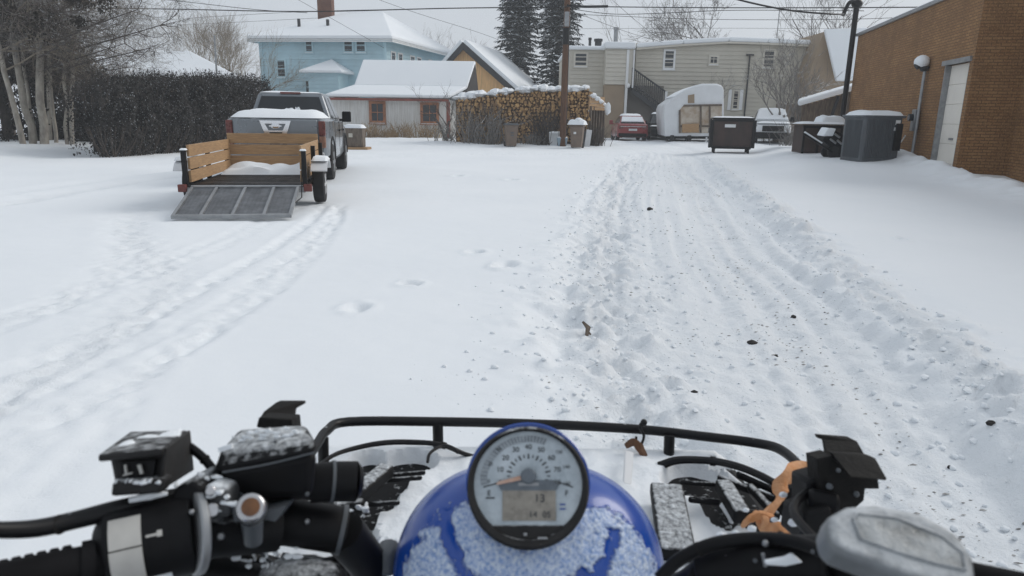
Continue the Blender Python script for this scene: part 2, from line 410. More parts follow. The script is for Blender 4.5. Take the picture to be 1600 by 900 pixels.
def pdist(X, Y, P):
    d = np.full(X.shape, 1e9)
    for a, b in zip(P[:-1], P[1:]):
        ab = b - a; L = (ab ** 2).sum()
        t = np.clip(((X - a[0]) * ab[0] + (Y - a[1]) * ab[1]) / L, 0, 1)
        d = np.minimum(d, np.hypot(X - a[0] - t * ab[0], Y - a[1] - t * ab[1]))
    return d
WALL0 = gnd(1490, 284); WALLD = V((.2, 1, 0)).normalized(); WALLN = V((-WALLD.y, WALLD.x, 0))   # brick wall line, normal facing the lot
FEET = [(558, 482, .085), (792, 414, .10), (779, 418, .06), (743, 393, .085), (636, 442, .06), (650, 443, .05), (1408, 384, .05), (800, 282, .14), (715, 275, .14)]
def height(X, Y):
    h = .05 * (fbm(X * .35, Y * .35, 3, 3) - .5) + .012 * (fbm(X * 2.2, Y * 2.2, 5, 3) - .5)
    h = h + .004 * (fbm(X * 9, Y * 9, 8, 2) - .5)
    dirt = np.zeros_like(X); rough = np.zeros_like(X)
    near = (Y > .3) & (Y < 60)
    for P, wd, dp, rg in ARCS:
        d = pdist(X, Y, P) / wd; jag = .7 + .6 * vn(X * 4, Y * 4, 31)
        g = np.exp(-(d ** 2)) * near
        h = h - .95 * dp * g * jag + .45 * dp * np.exp(-((d - 1.6) ** 2) * 2.5) * near * (fbm(X * 7, Y * 7, 12, 3))
        h = h + .06 * g * rg * (fbm(X * 12, Y * 12, 41, 3) - .5)
        h = h + g * .022 * (fbm(X * 17, Y * 17, 43, 2) - .5)
        rough = np.maximum(rough, g * rg); dirt = np.maximum(dirt, g * (.45 if dp > .035 else .12) * rg)
    # the driven lane
    le, re = LE(Y), RE(Y); wob = .5 * (fbm(X * .9, Y * .9, 21, 3) - .5)
    ln = sm(le - .18, le + .35, X + wob) * (1 - sm(re - .45, re - .05, X + wob * .5)) * (1 - sm(26, 34, Y)) * near
    h = h - .055 * ln
    vv = (X - le) / np.maximum(re - le, .5)
    stri = fbm(vv * 20 + 1.5 * fbm(X * .4, Y * .4, 33, 2), Y * .16, 37, 3) - .5
    lump = np.clip(fbm(X * 3.2, Y * 3.2, 51, 4) - .47, 0, 1) * 3
    lump2 = np.clip(fbm(X * 7.5, Y * 7.5, 57, 3) - .48, 0, 1) * 2.6
    eb = np.exp(-((X - le - .45 + wob * .7) / .50) ** 2) * near * (1 - sm(24, 34, Y))
    h = h + eb * (.09 * lump + .085 * lump2)
    cr_ = np.exp(-((X - re + .12 + wob * .35) / .30) ** 2) * near * (1 - sm(22, 30, Y))
    h = h + cr_ * (.06 + .11 * lump + .075 * lump2)
    for T, a, wd in ((RT, 1.0, .5), (LT, .62, .38)):
        g = np.exp(-((X - T(Y) + wob * .3) / wd) ** 2) * ln
        h = h - .04 * g + g * .07 * (fbm(X * 10, Y * 10, 61, 4) - .5)
        dirt = np.maximum(dirt, g * a * (.05 + .62 * fbm(X * 1.5, Y * 1.5, 71, 3)))
    h = h + ln * (.11 * stri + .012 * (fbm(X * 4, Y * 4, 81, 4) - .5) + .022 * (fbm(X * 15, Y * 15, 83, 3) - .5) * (.4 + 1.2 * vn(X * 1.2, Y * 1.2, 84)))
    dirt = np.maximum(dirt, ln * .14); dirt = np.maximum(dirt, eb * .18); dirt = np.maximum(dirt, cr_ * .14)
    rough = np.clip(np.maximum(rough, np.maximum(ln * .9, np.maximum(eb, cr_))), 0, 1)
    # untouched field to the right and the drift by the brick wall
    fld = sm(re - .05, re + .5, X) * near
    h = h + fld * .07
    pl_ = sm(.1, 1.6, X - .335 * Y) * sm(15.5, 19.2, Y + .8 * (vn(X * .7, Y * .7, 87) - .5)) * (1 - sm(30, 36, Y)) * near
    h = h + .24 * pl_ + .03 * pl_ * (fbm(X * 1.4, Y * 1.4, 88, 3) - .5)
    s = (X - WALL0.x) * WALLN.x + (Y - WALL0.y) * WALLN.y; along = (X - WALL0.x) * WALLD.x + (Y - WALL0.y) * WALLD.y
    dr = np.exp(-(np.clip(s, 0, None) / 1.5) ** 2) * sm(1.0, 4.0, along) * (1 - sm(11, 16, along))
    h = h + dr * .20 + np.exp(-((s - .3) / .35) ** 2) * sm(-9, -1, along) * (1 - sm(9, 12, along)) * .16 * (.2 + 1.5 * fbm(X * 2.4, Y * 2.4, 91, 4))
    kk = np.exp(-((s - .55) / .5) ** 2) * sm(-9, -3, along) * (1 - sm(.2, 1.2, along)); h = h + kk * .13 * (.3 + 1.2 * fbm(X * 3, Y * 3, 92, 3))
    for px, py, r in FEET:
        g0 = gnd(px, py); d = np.hypot((X - g0.x), (Y - g0.y) * .7) / r
        h = h - .05 * np.exp(-d ** 4 * 1.6) * (.6 + .8 * vn(X * 18, Y * 18, 97)) + .025 * np.exp(-((d - 1.5) ** 2) * 3) * fbm(X * 14, Y * 14, 95, 2)
        rough = np.maximum(rough, np.exp(-d ** 2)); dirt = np.maximum(dirt, .2 * np.exp(-d ** 2 * 2))
    # a bank of snow where the lot ends in front of the houses
    h = h + .18 * sm(30, 36, Y) * fbm(X * .8, Y * .8, 99, 4) * (1 - sm(60, 70, Y)) + .10 * sm(32, 40, Y)
    h = h + .35 * sm(-14, -17, X) * near * fbm(X * .6, Y * .6, 101, 3)
    # stays flat under the quad
    flat = np.exp(-((X / .9) ** 4)) * (1 - sm(1.6, 2.6, Y)) * (Y > -3)
    return h * (1 - flat) - .02 * flat, dirt * (1 - flat), rough
def axis(parts):
    out = [parts[0][0]]
    for a, b, st in parts:
        n = max(1, int(round((b - a) / st))); out += [a + (b - a) * (i + 1) / n for i in range(n)]
    return np.array(out)
gx = axis([(-900, -200, 100), (-200, -40, 20), (-40, -16, 1.2), (-16, -8, .16), (-8, -4, .06), (-4, 9, .03), (9, 14, .09), (14, 40, 1.3), (40, 200, 20), (200, 900, 100)])
gy = axis([(-300, -20, 40), (-20, -2, 3), (-2, 1.4, .2), (1.4, 9, .03), (9, 16, .07), (16, 30, .14), (30, 60, .35), (60, 140, 8), (140, 1400, 140)])
GX, GY = np.meshgrid(gx, gy)
GH, GD, GR = height(GX, GY)
def ground_mesh():
    nx, ny = len(gx), len(gy)
    co = np.empty((nx * ny, 3), np.float32); co[:, 0] = GX.ravel(); co[:, 1] = GY.ravel(); co[:, 2] = GH.ravel()
    idx = np.arange(nx * ny).reshape(ny, nx)
    q = np.stack([idx[:-1, :-1], idx[:-1, 1:], idx[1:, 1:], idx[1:, :-1]], -1).reshape(-1, 4)
    me = bpy.data.meshes.new('ground'); me.vertices.add(nx * ny); me.vertices.foreach_set('co', co.ravel())
    me.loops.add(len(q) * 4); me.loops.foreach_set('vertex_index', q.ravel().astype(np.int32))
    me.polygons.add(len(q)); me.polygons.foreach_set('loop_start', np.arange(0, len(q) * 4, 4, dtype=np.int32))
    me.polygons.foreach_set('loop_total', np.full(len(q), 4, np.int32)); me.polygons.foreach_set('use_smooth', np.ones(len(q), bool))
    me.update(); me.validate()
    for nm, arr in (('dirt', GD), ('rough', GR)):
        a = me.attributes.new(nm, 'FLOAT', 'POINT'); a.data.foreach_set('value', arr.ravel().astype(np.float32))
    me.materials.append(M['ground'])
    o = bpy.data.objects.new('ground', me); COL.objects.link(o); o['kind'] = 'structure'
    tag(o, 'snow covered parking lot and alley with a rough driven lane'); return o
ground_mesh()
def gz(x, y):
    h, _, _ = height(np.array([[x]], float), np.array([[y]], float)); return float(h[0, 0])

def crumbs():      # loose snow crumbs thrown up along the lane and tracks
    q = np.random.default_rng(5); n = 6500
    Yc = 1.6 * (26 / 1.6) ** q.random(n); side = q.random(n)
    Xc = np.where(side < .5, LE(Yc) + .45 + q.normal(0, .42, n), np.where(side < .78, RE(Yc) - .15 + q.normal(0, .25, n), LE(Yc) + (RE(Yc) - LE(Yc)) * q.random(n)))
    keep = ~((np.abs(Xc) < .75) & (Yc < 2.2)); Xc, Yc = Xc[keep], Yc[keep]
    H, _, _ = height(Xc[None, :], Yc[None, :]); H = H[0]
    m = MB(); sz = .003 + .020 * q.random(len(Xc)) ** 5
    ph = (1 + 5 ** .5) / 2
    ico = np.array([(-1, ph, 0), (1, ph, 0), (-1, -ph, 0), (1, -ph, 0), (0, -1, ph), (0, 1, ph), (0, -1, -ph), (0, 1, -ph), (ph, 0, -1), (ph, 0, 1), (-ph, 0, -1), (-ph, 0, 1)]) / 1.9
    icf = [(0, 11, 5), (0, 5, 1), (0, 1, 7), (0, 7, 10), (0, 10, 11), (1, 5, 9), (5, 11, 4), (11, 10, 2), (10, 7, 6), (7, 1, 8), (3, 9, 4), (3, 4, 2), (3, 2, 6), (3, 6, 8), (3, 8, 9), (4, 9, 5), (2, 4, 11), (6, 2, 10), (8, 6, 7), (9, 8, 1)]
    for x, y, z, s_ in zip(Xc, Yc, H, sz):
        v_ = ico * (s_ * (.75 + .5 * q.random((12, 1)))) * np.array([.8 + .6 * q.random(), .8 + .6 * q.random(), .75])
        m.add(v_ + np.array([x, y, z + s_ * .2]), icf)
    o = m.build('snow_crumbs', M['snow'], None, sharp=70, fix=False); tag(o, 'loose crumbs of snow along the driven lane', 'snow', kind='stuff')
UPV = V((0, 0, 1))
crumbs()

def grit():        # dark road grit showing through the packed snow of the lane
    q = np.random.default_rng(9); n = 3600; Yc = 2.0 * (24 / 2.0) ** q.random(n); k = q.random(n)
    Xc = np.where(k < .62, RT(Yc) + q.normal(0, .42, n), np.where(k < .82, LT(Yc) + q.normal(0, .35, n), LE(Yc) + (RE(Yc) - LE(Yc)) * q.random(n)))
    pat = fbm(Xc * 1.6, Yc * 1.1, 77, 4); keep = (pat > .43 + .12 * (k > .62)) & ~((np.abs(Xc) < .75) & (Yc < 2.3)) & (q.random(n) < np.clip((pat - .40) * 5, 0, 1)); Xc, Yc = Xc[keep], Yc[keep]
    H, _, _ = height(Xc[None, :], Yc[None, :]); H = H[0]; m = MB()
    for x, y, z in zip(Xc, Yc, H):
        s_ = (.0018 + .0068 * q.random() ** 3) * (1 + y * .035); e = 1 + 1.6 * q.random(); z += .003
        p = [(x - s_ * e, y - s_ * (q.random() - .3), z), (x + s_ * (q.random() - .5), y - s_ * .9, z), (x + s_ * e, y + s_ * (q.random() - .5), z), (x + s_ * (q.random() - .5), y + s_ * .9, z), (x, y, z + s_ * .55), (x, y, z - s_ * .6)]
        m.add(p, [(0, 1, 4), (1, 2, 4), (2, 3, 4), (3, 0, 4), (1, 0, 5), (2, 1, 5), (3, 2, 5), (0, 3, 5)])
    o = m.build('road_grit', M['grit'], None, smooth=False, fix=False); tag(o, 'dark specks of road grit in the ruts of the lane', 'grit', kind='stuff')
M['grit'] = mat('road_grit', (.42, .415, .405), .95, .4, 12)
grit()
# ------------------------------------------------------------------ buildings
UP = V((0, 0, 1))
def clap(mb, a, b, z0, z1, lap, n, t=.05):
    lap *= 1.35
    a = V((a.x, a.y, 0)); b = V((b.x, b.y, 0)); z = z0
    while z < z1 - .01:
        zt = min(z + lap, z1)
        mb.add([a + n * t + UP * z, b + n * t + UP * z, b + n * .003 + UP * zt, a + n * .003 + UP * zt, a + UP * z, b + UP * z],
               [(0, 1, 2, 3), (4, 5, 1, 0)])
        z = zt
def window(parent, c, u, n, wd, ht, fm, fw=.09, bars=(1, 0), proud=.05, name='window', glass='window_glass', sill=True):
    c = V(c); m = MB(); rot = Matrix((u, n * -1, UP)).transposed()
    def bx(x, z, a, b, d=proud, off=0.0): m.box(c + u * x + UP * z + n * (d / 2 + off), (a, d, b), rot)
    bx(-(wd - fw) / 2, 0, fw, ht); bx((wd - fw) / 2, 0, fw, ht); bx(0, (ht - fw) / 2, wd - 2 * fw, fw, proud - .004); bx(0, -(ht - fw) / 2, wd - 2 * fw, fw, proud - .004)
    for i in range(bars[0]): bx(0, -ht / 2 + ht * (i + 1) / (bars[0] + 1), wd - 2 * fw, .05, proud - .012)
    for i in range(bars[1]): bx(-wd / 2 + wd * (i + 1) / (bars[1] + 1), 0, .035, ht - 2 * fw, proud - .016)
    if sill: bx(0, -ht / 2 - .025, wd + .08, .05, proud + .05)
    f = m.build(name, M[fm], parent, world=True, smooth=False)
    g = MB(); g.box(c + n * .012, (wd - 2 * fw + .01, .02, ht - 2 * fw + .01), rot); g.build('pane', M[glass], f, world=True, smooth=False)
    if sill:
        s_ = MB(); s_.box(c + n * (proud + .01) + UP * (-ht / 2 + .02), (wd * .9, .07, .035), rot); s_.build('sill_snow', M['snow'], f, world=True)
    return f
def dims(px0, px1, py0, py1, p0, n):   # centre, width, height of a pixel rectangle on a wall plane
    a = onplane((px0 + px1) / 2, (py0 + py1) / 2, p0, n); l = onplane(px0, (py0 + py1) / 2, p0, n); r = onplane(px1, (py0 + py1) / 2, p0, n)
    t = onplane((px0 + px1) / 2, py0, p0, n); b = onplane((px0 + px1) / 2, py1, p0, n)
    return a, (r - l).length, t.z - b.z
X = V((1, 0, 0)); NY = V((0, -1, 0))

# ---- tan two-storey house with outside stair
def tan_house():
    Y = 48.0; P0 = V((0, Y, 0))
    r = thing('house', 'two storey tan sided house with flat snowy roof and outside staircase behind the parked cars', 'house', (8, Y, 0))
    x0, x1, x2, x3 = [pt(p, 150, Y).x for p in (888, 943, 990, 1252)]
    zt = pt(1120, 69, Y).z; zl = pt(915, 78, Y).z
    m = MB(); m.span((x2, Y, -.3), (x3, Y + 11, zt)); m.span((x0, Y, -.3), (x1, Y + 11, zl)); 
    m.build('wall', M['tan_side'], r, world=True, smooth=False)
    c = MB(); clap(c, V((x2, Y, 0)), V((x3, Y, 0)), 0, zt, .2, NY); clap(c, V((x0, Y, 0)), V((x1, Y, 0)), 0, zl, .2, NY)
    c.build('siding', M['tan_side'], r, world=True, smooth=False)
    zb = pt(965, 132, Y - .9).z; zp = pt(965, 76, Y - .9).z
    xa, xb = pt(944, 150, Y - .9).x, pt(986, 150, Y - .9).x
    b = MB(); b.span((xa, Y - .85, zb), (xb, Y + .5, zp)); clap(b, V((xa, Y - .85, 0)), V((xb - .35, Y - .85, 0)), zb, zp, .2, NY)
    b.build('stair_landing_room', M['tan_light'], r, world=True, smooth=False)
    e = MB(); xe = pt(978, 150, Y - .9).x
    e.span((xa, Y - .8, -.2), (xe - .1, Y + .5, zb - .01)); e.build('storage_panel', M['tan_brown'], r, world=True, smooth=False)
    f = MB(); f.span((xe - .08, Y - .95, -.2), (xe + .08, Y - .8, zp - .05)); f.span((xe + .35, Y - .93, zb - .2), (xe + .45, Y - .83, zp - .05)); f.build('corner_post', M['trim_white'], r, world=True, smooth=False)
    s = MB()
    zs = lambda px: pt(px, {990: 75, 1060: 69, 1130: 65, 1190: 67, 1256: 70}[px], Y).z
    ring = [V((pt(p, 150, Y).x, Y - .35, zs(p) - .02)) for p in (990, 1060, 1130, 1190, 1256)]
    top = [q + UP * .30 for q in ring]
    for i in range(4):
        s.hexa([ring[i], ring[i + 1], ring[i + 1] + V((0, 11.5, 0)), ring[i] + V((0, 11.5, 0)), top[i], top[i + 1], top[i + 1] + V((0, 11.5, 0)), top[i] + V((0, 11.5, 0))])
    s.span((x0 - .15, Y - .25, zl), (x1 - .01, Y + 11, zl + .25)); s.span((xa - .12, Y - 1.1, zp), (xb + .12, Y + 11, zp + .42))
    s.build('roof_snow', M['snow'], r, world=True, bevel=.1, seg=3)
    g = MB()
    for i in range(4): g.hexa([ring[i] - UP * .12 + V((0, .02, 0)), ring[i + 1] - UP * .12 + V((0, .02, 0)), ring[i + 1] + V((0, .3, -.12)), ring[i] + V((0, .3, -.12)), ring[i] + V((0, .02, -.004)), ring[i + 1] + V((0, .02, -.004)), ring[i + 1] + V((0, .3, -.004)), ring[i] + V((0, .3, -.004))])
    g.build('gutter', M['tan_light'], r, world=True, smooth=False)
    n = NY
    for px0, px1, py0, py1, fm, bars in ((1036, 1055, 77, 109, 'trim_white', (1, 0)), (1107, 1123, 86, 102, 'tan_light', (0, 1)), (1191, 1211, 76, 107, 'tan_light', (1, 0)), (896, 919, 81, 105, 'tan_light', (2, 0)), (1143, 1155, 140, 172, 'tan_light', (1, 0))):
        a, wd, ht = dims(px0, px1, py0, py1, P0, n); window(r, a + n * .02, X, n, wd, ht, fm, .13, bars)
    for px in (1139.5, 1157.5):
        a, wd, ht = dims(px - 2.5, px + 2.5, 140, 172, P0, n); q = MB(); q.box(a + n * .05, (wd, .06, ht)); q.build('shutter', M['trim_white'], r, world=True, smooth=False)
    # stair: stringers, treads, rail with balusters
    ys = Y - .85; top_ = pt(987, 137, ys); bot = pt(1040, 176, ys)
    rt = pt(988, 106, ys); rb = pt(1041, 144, ys)
    st = MB()
    for dy in (0, .8):
        o = V((0, dy, 0)); st.prism([top_ + o, bot + o, bot + o - UP * .32, top_ + o - UP * .32], (0, .05, 0))
    for i in range(13):
        t = i / 12; p = top_.lerp(bot, t); st.box((p.x, ys + .43, p.z + .02), (.30, .8, .05))
    lo = bot; st.span((lo.x - .05, ys, -.2), (lo.x + .06, ys + .1, lo.z)); st.span((lo.x - .05, ys + .75, -.2), (lo.x + .06, ys + .85, lo.z))
    st.prism([bot, bot + V((.9, 0, -bot.z * .999 + .1)), bot + V((.6, 0, -bot.z * .999 + .1)), bot - UP * .35], (0, .05, 0))
    stair = st.build('staircase', M['dark_trim'], r, world=True, smooth=False)
    h = MB(); h.tube([rt, rb], .06, 6); h.tube([rt.lerp(top_, .8), rb.lerp(bot, .8)], .04, 6)
    for i in range(18):
        t = i / 17; h.tube([rt.lerp(rb, t), top_.lerp(bot, t)], .03, 4)
    h.build('railing', M['dark_trim'], stair, world=True, smooth=False)
    q = MB(); q.span((rb.x - .08, ys - .06, -.2), (rb.x + .08, ys + .06, rb.z + .05)); q.build('newel_post', M['trim_white'], stair, world=True, smooth=False)
    k = MB(); pz = pt(985, 134, ys).z; k.ell((pt(981, 134, ys).x, Y - 1.0, pz), (.13, .13, .15)); k.build('porch_lamp', M['trim_white'], r, world=True)
    d = MB(); d.span((xe + .1, Y - .06, 0), (pt(1036, 150, Y).x, Y - .02, zb)); d.build('shadowed_entry_siding', M['grey_dark_side'], r, world=True, smooth=False)  # dark sheet over the wall, shade below the stair painted in its colour
    for nm, px, py, rr, hh in (('chimney', 963, 44, .16, 1.2), ('roof_vent', 935, 62, .25, .3), ('roof_vent', 922, 60, .1, .4)):
        c0 = pt(px, py, Y + 4); v = MB(); v.cyl(V((c0.x, Y + 4, zl + .1)), V((c0.x, Y + 4, c0.z - .12)), rr, 10); v.cyl(V((c0.x, Y + 4, c0.z - .12)), V((c0.x, Y + 4, c0.z + .05)), rr * 1.25, 10); v.build(nm, M['steel_grey' if nm == 'chimney' else 'dark_trim'], r, world=True)
    a = pt(1171, 86, Y); v = MB(); v.tube([V((a.x, Y - .12, a.z)), V((a.x, Y - .12, 0))], .05, 6); v.box((a.x, Y - .14, a.z), (.5, .08, .1)); v.build('service_mast', M['dark_trim'], r, world=True)
tan_house()

# ---- pale blue house
def blue_house():
    u = V((11, -1.4, 0)).normalized(); n = V((u.y, -u.x, 0)) ; s = V((-n.x, -n.y, 0))
    C0 = pt(604, 150, 51); C0.z = 0
    r = thing('house', 'pale blue two storey house with snowy hip roof and brick chimney', 'house', (C0.x, C0.y, 0))
    L = 9.3; D = 12.5; ze = pt(604, 62, 51).z
    A = C0 - u * L; B = C0; sd = (V((.28, 1, 0))).normalized(); E = C0 + sd * D; G = A + sd * D
    m = MB(); m.hexa([A - UP * .3, B - UP * .3, E - UP * .3, G - UP * .3, A + UP * ze, B + UP * ze, E + UP * ze, G + UP * ze])
    m.build('wall', M['blue_side'], r, world=True, smooth=False)
    ns = V((sd.y, -sd.x, 0))
    c = MB(); clap(c, A, B, 0, ze, .2, n); clap(c, B, E, 0, ze, .2, ns); c.build('siding', M['blue_side'], r, world=True, smooth=False)
    bt = MB(); z1 = onplane(500, 93, C0, n).z
    bt.prism([A + n * .02 + UP * z1, B + n * .02 + UP * z1, B + n * .02 + UP * (z1 + .14), A + n * .02 + UP * (z1 + .14)], n * .07)
    for q in (A, B): bt.box(q + n * .04 + UP * ze / 2, (.22, .12, ze))
    bt.build('trim', M['blue_side'], r, world=True, smooth=False)
    o = .75
    ea, eb, ee, eg = A - u * o * .9 + n * o, B + u * o + n * o, E + u * o - n * o, G - u * o * .9 - n * o
    rz = pt(520, 16, 57).z; R1 = A + u * 3.6 + sd * D * .5 + UP * rz; R2 = B - u * 3.0 + sd * D * .5 + UP * rz
    zz = UP * (ze - .02)
    bse = [p + zz for p in (ea, eb, ee, eg)]; hi = [p + UP * .22 for p in bse]
    f = MB(); f.add(bse + hi + [R1, R2], [(3, 2, 1, 0), (0, 1, 5, 4), (1, 2, 6, 5), (2, 3, 7, 6), (3, 0, 4, 7), (4, 5, 9, 8), (5, 6, 9), (6, 7, 8, 9), (7, 4, 8)])
    roof = f.build('roof', M['snow'], r, world=True, smooth=False, bevel=.06)
    fa = MB()
    for p, q in ((ea, eb), (eb, ee), (ee, eg), (eg, ea)):
        fa.prism([p + zz - UP * .02, q + zz - UP * .02, q + zz - UP * .2, p + zz - UP * .2], (C0 + sd * 6 - u * 5 - p).normalized() * .06)
    fa.build('fascia', M['trim_white'], r, world=True, smooth=False)
    so_ = MB(); so_.prism([p + zz - UP * .12 for p in (ea, eb, ee, eg)], UP * .04); so_.build('soffit', M['blue_side'], r, world=True, smooth=False)
    ch = MB(); cc = pt(509, 2, 57); ch.span((cc.x - .55, 56.5, rz - 1.5), (cc.x + .55, 57.4, rz + 2.2)); ch.build('chimney', M['brick_red'], roof, world=True, smooth=False)
    for px, py in ((467, 32), (512, 33)):
        q = pt(px, py + 3, 53.6); v = MB(); v.cyl(q - UP * .5, q + UP * .25, .12, 8); v.build('vent_pipe', M['dark_trim'], roof, world=True)
    for px0, px1, py0, py1, b in ((476, 490, 58, 83, 1), (536, 553, 58, 83, 1), (555, 573, 58, 83, 1), (432, 448, 92, 122, 1), (476, 493, 124, 148, 1), (495, 503, 125, 148, 0)):
        a, wd, ht = dims(px0, px1, py0, py1, C0, n); window(r, a + n * .025, u, n, wd, ht, 'blue_side', .13, (b, 0), glass='window_glass')
    for d, w_, zc in ((1.2, .8, 0), (2.4, .8, 0), (4.6, .9, 0), (5.9, .9, 0), (8.2, .8, 0), (10.3, .8, 0)):
        a = B + sd * d + UP * (ze - 1.35); window(r, a + ns * .025, sd, ns, w_, 1.35, 'trim_white', .1, (1, 0))
    # enclosed back porch with a small hip roof
    pa = onplane(500, 130, C0, n); pb = onplane(545, 130, C0, n); zt = onplane(520, 114, C0 + n * 2, n).z
    pa.z = pb.z = 0; pm = MB(); pm.hexa([pa, pb, pb + n * 2, pa + n * 2][::-1] + [q + UP * zt for q in (pa, pb, pb + n * 2, pa + n * 2)][::-1]); clap(pm, pa + n * 2, pb + n * 2, 0, zt, .2, n)
    po = pm.build('porch', M['blue_side'], r, world=True, smooth=False)
    q0 = [pa - u * .45 - n * .0, pb + u * .45, pb + u * .45 + n * 2.5, pa - u * .45 + n * 2.5]; ap = (pa + pb) / 2 + n * .3 + UP * (zt + 1.05)
    pr = MB(); lo = [q + UP * zt for q in q0]; h2 = [q + UP * (zt + .15) for q in q0]
    pr.add(lo + h2 + [ap], [(0, 1, 2, 3), (0, 1, 5, 4), (1, 2, 6, 5), (2, 3, 7, 6), (3, 0, 4, 7), (4, 5, 8), (5, 6, 8), (6, 7, 8), (7, 4, 8)]); pr.build('porch_roof', M['snow'], po, world=True, smooth=False, bevel=.04)
blue_house()

# ---- whitewashed shed
def shed():
    Y = 42.0; r = thing('shed', 'low whitewashed board shed with red framed windows and deep snow on its roof', 'shed', (-8, Y, 0))
    eL, eR = pt(508, 153, Y - .4), pt(701, 153, Y - .4); ze = eL.z; eR.z = ze = (eL.z + eR.z) / 2; eL.z = ze
    wl, wr = pt(517, 180, Y).x, pt(699, 180, Y).x
    kL, kR = pt(554, 138, Y + 1.2), pt(730, 138, Y + 1.2); rL, rR = pt(568, 98, Y + 3.2), pt(743, 98, Y + 3.2)
    kz = (kL.z + kR.z) / 2; rz = (rL.z + rR.z) / 2; kL.z = kR.z = kz; rL.z = rR.z = rz
    m = MB(); m.span((wl, Y, -.3), (wr, Y + 6.4, ze)); m.build('wall', M['white_board'], r, world=True, smooth=False)
    b = MB(); x = wl
    while x < wr - .02:
        wdt = .2; b.span((x + .006, Y - .02 - rnd.uniform(0, .012), -.1), (min(x + wdt, wr), Y + .01, ze - .02)); x += wdt
    b.build('board_siding', M['white_board'], r, world=True, smooth=False)
    f = MB(); dz = UP * .16; bk = V((0, 6.6, 0))
    # front: lean-to strip and steep main pitch; back mirrored
    low = [eL, eR, kR, kL]; hi = [kL, kR, rR, rL]; bL, bR = V((rL.x, Y + 6.4, ze)), V((rR.x, Y + 6.4, ze)); back = [rL, rR, bR, bL]
    for qd in (low, hi, back): f.slab(qd, .2)
    kl2 = V((eL.x, Y + 6.6, ze)); f.slab([V((eL.x, Y - .4, ze)), kL, V((kL.x - .2, Y + 5.2, kz)), kl2][::-1], .18)
    f.build('roof', M['snow'], r, world=True, bevel=.07, seg=2)
    g = MB(); g.add([V((rR.x, Y + 3.2, rz - .05)), V((kR.x, Y + 1.1, kz - .1)), V((rR.x + .1, Y + 6.0, kz - .4)), V((rR.x - .35, Y + 3.2, rz - .05)), V((kR.x - .35, Y + 1.1, kz - .1)), V((rR.x - .3, Y + 6.0, kz - .4))], [(0, 1, 2), (5, 4, 3), (0, 3, 4, 1), (1, 4, 5, 2), (2, 5, 3, 0)])
    g.build('gable', M['shingle'], r, world=True, smooth=False)
    t = MB(); t.span((eL.x, Y - .44, ze - .16), (eR.x, Y - .38, ze - .02)); t.span((wr - .05, Y - .06, 0), (wr + .16, Y + .1, ze - .16)); t.build('eave_trim', M['red_trim'], r, world=True, smooth=False)
    for p0, p1, q0, q1 in ((577, 603, 158, 193), (657, 686, 160, 194)):
        a, wd, ht = dims(p0, p1, q0, q1, V((0, Y, 0)), NY); window(r, a + NY * .03, X, NY, wd, ht, 'window_trim', .16, (1, 1), .07)
shed()

# ---- ochre gable house
def gable_house():
    a = R(-15); u = V((math.cos(a), math.sin(a), 0)); n = V((u.y, -u.x, 0)); back = -n
    ap = pt(727, 70, 56); r = thing('house', 'ochre board gable house with dark trimmed snowy roof behind the shed', 'house', (ap.x, ap.y, 0))
    el = ap - u * 3.4 - UP * 3.4; er = ap + u * 4.9 - UP * 4.0
    m = MB(); m.prism([V((el.x, el.y, -.3)), V((er.x, er.y, -.3)), er, ap, el], back * 9); m.build('wall', M['orange_board'], r, world=True, smooth=False)
    s = MB()
    for e in (el, er):
        q = ap + n * .6 + UP * .12; k = e + (e - ap).normalized() * .5 + n * .6 + UP * .12
        s.slab([q, k, k + back * 10, q + back * 10] if e is er else [k, q, q + back * 10, k + back * 10], .3 if e is er else .3)
    s.build('roof', M['snow'], r, world=True, bevel=.05)
    t = MB()
    for e in (el, er):
        k = e + (e - ap).normalized() * .5; q = ap
        t.prism([q + n * .62 + UP * .14, k + n * .62 + UP * .14, k + n * .62 - UP * .38, q + n * .62 - UP * .42], back * .12)
    t.build('bargeboard', M['dark_trim'], r, world=True, smooth=False)
    w0 = ap - UP * 1.9 - u * .1; window(r, w0 + n * .02, u, n, 1.5, .5, 'dark_trim', .08, (0, 1))
gable_house()

# ---- snowy roof behind the hedge on the left
def left_house():
    a = pt(262, 74, 40); r = thing('house', 'low house almost hidden behind the hedge, only its white snowy roof showing', 'house', (a.x, 40, 0))
    e1 = pt(392, 136, 38); e0 = V((a.x - 6, 38, e1.z)); zz = e1.z
    m = MB(); m.span((e0.x + .6, 38.6, -.3), (e1.x - 4, 46, zz)); m.build('wall', M['tan_brown'], r, world=True, smooth=False)
    b = [V((e0.x, 38, zz)), V((e1.x, 38, zz)), V((e1.x - 3.4, 47, zz)), V((e0.x, 47, zz))]; t = [p + UP * .25 for p in b]; r1 = V((a.x - 3.0, 42.5, a.z)); r2 = V((a.x + .15, 42.2, a.z + .05))
    f = MB(); f.add(b + t + [r1, r2], [(3, 2, 1, 0), (0, 1, 5, 4), (1, 2, 6, 5), (2, 3, 7, 6), (3, 0, 4, 7), (4, 5, 9, 8), (5, 6, 9), (6, 7, 8, 9), (7, 4, 8)]); f.build('roof', M['snow'], r, world=True, smooth=False, bevel=.08)
    v = MB(); q = pt(339, 122, 39); v.cyl(q, pt(335, 55, 39), .05, 6); v.build('vent_pipe', M['steel_grey'], r, world=True)
left_house()

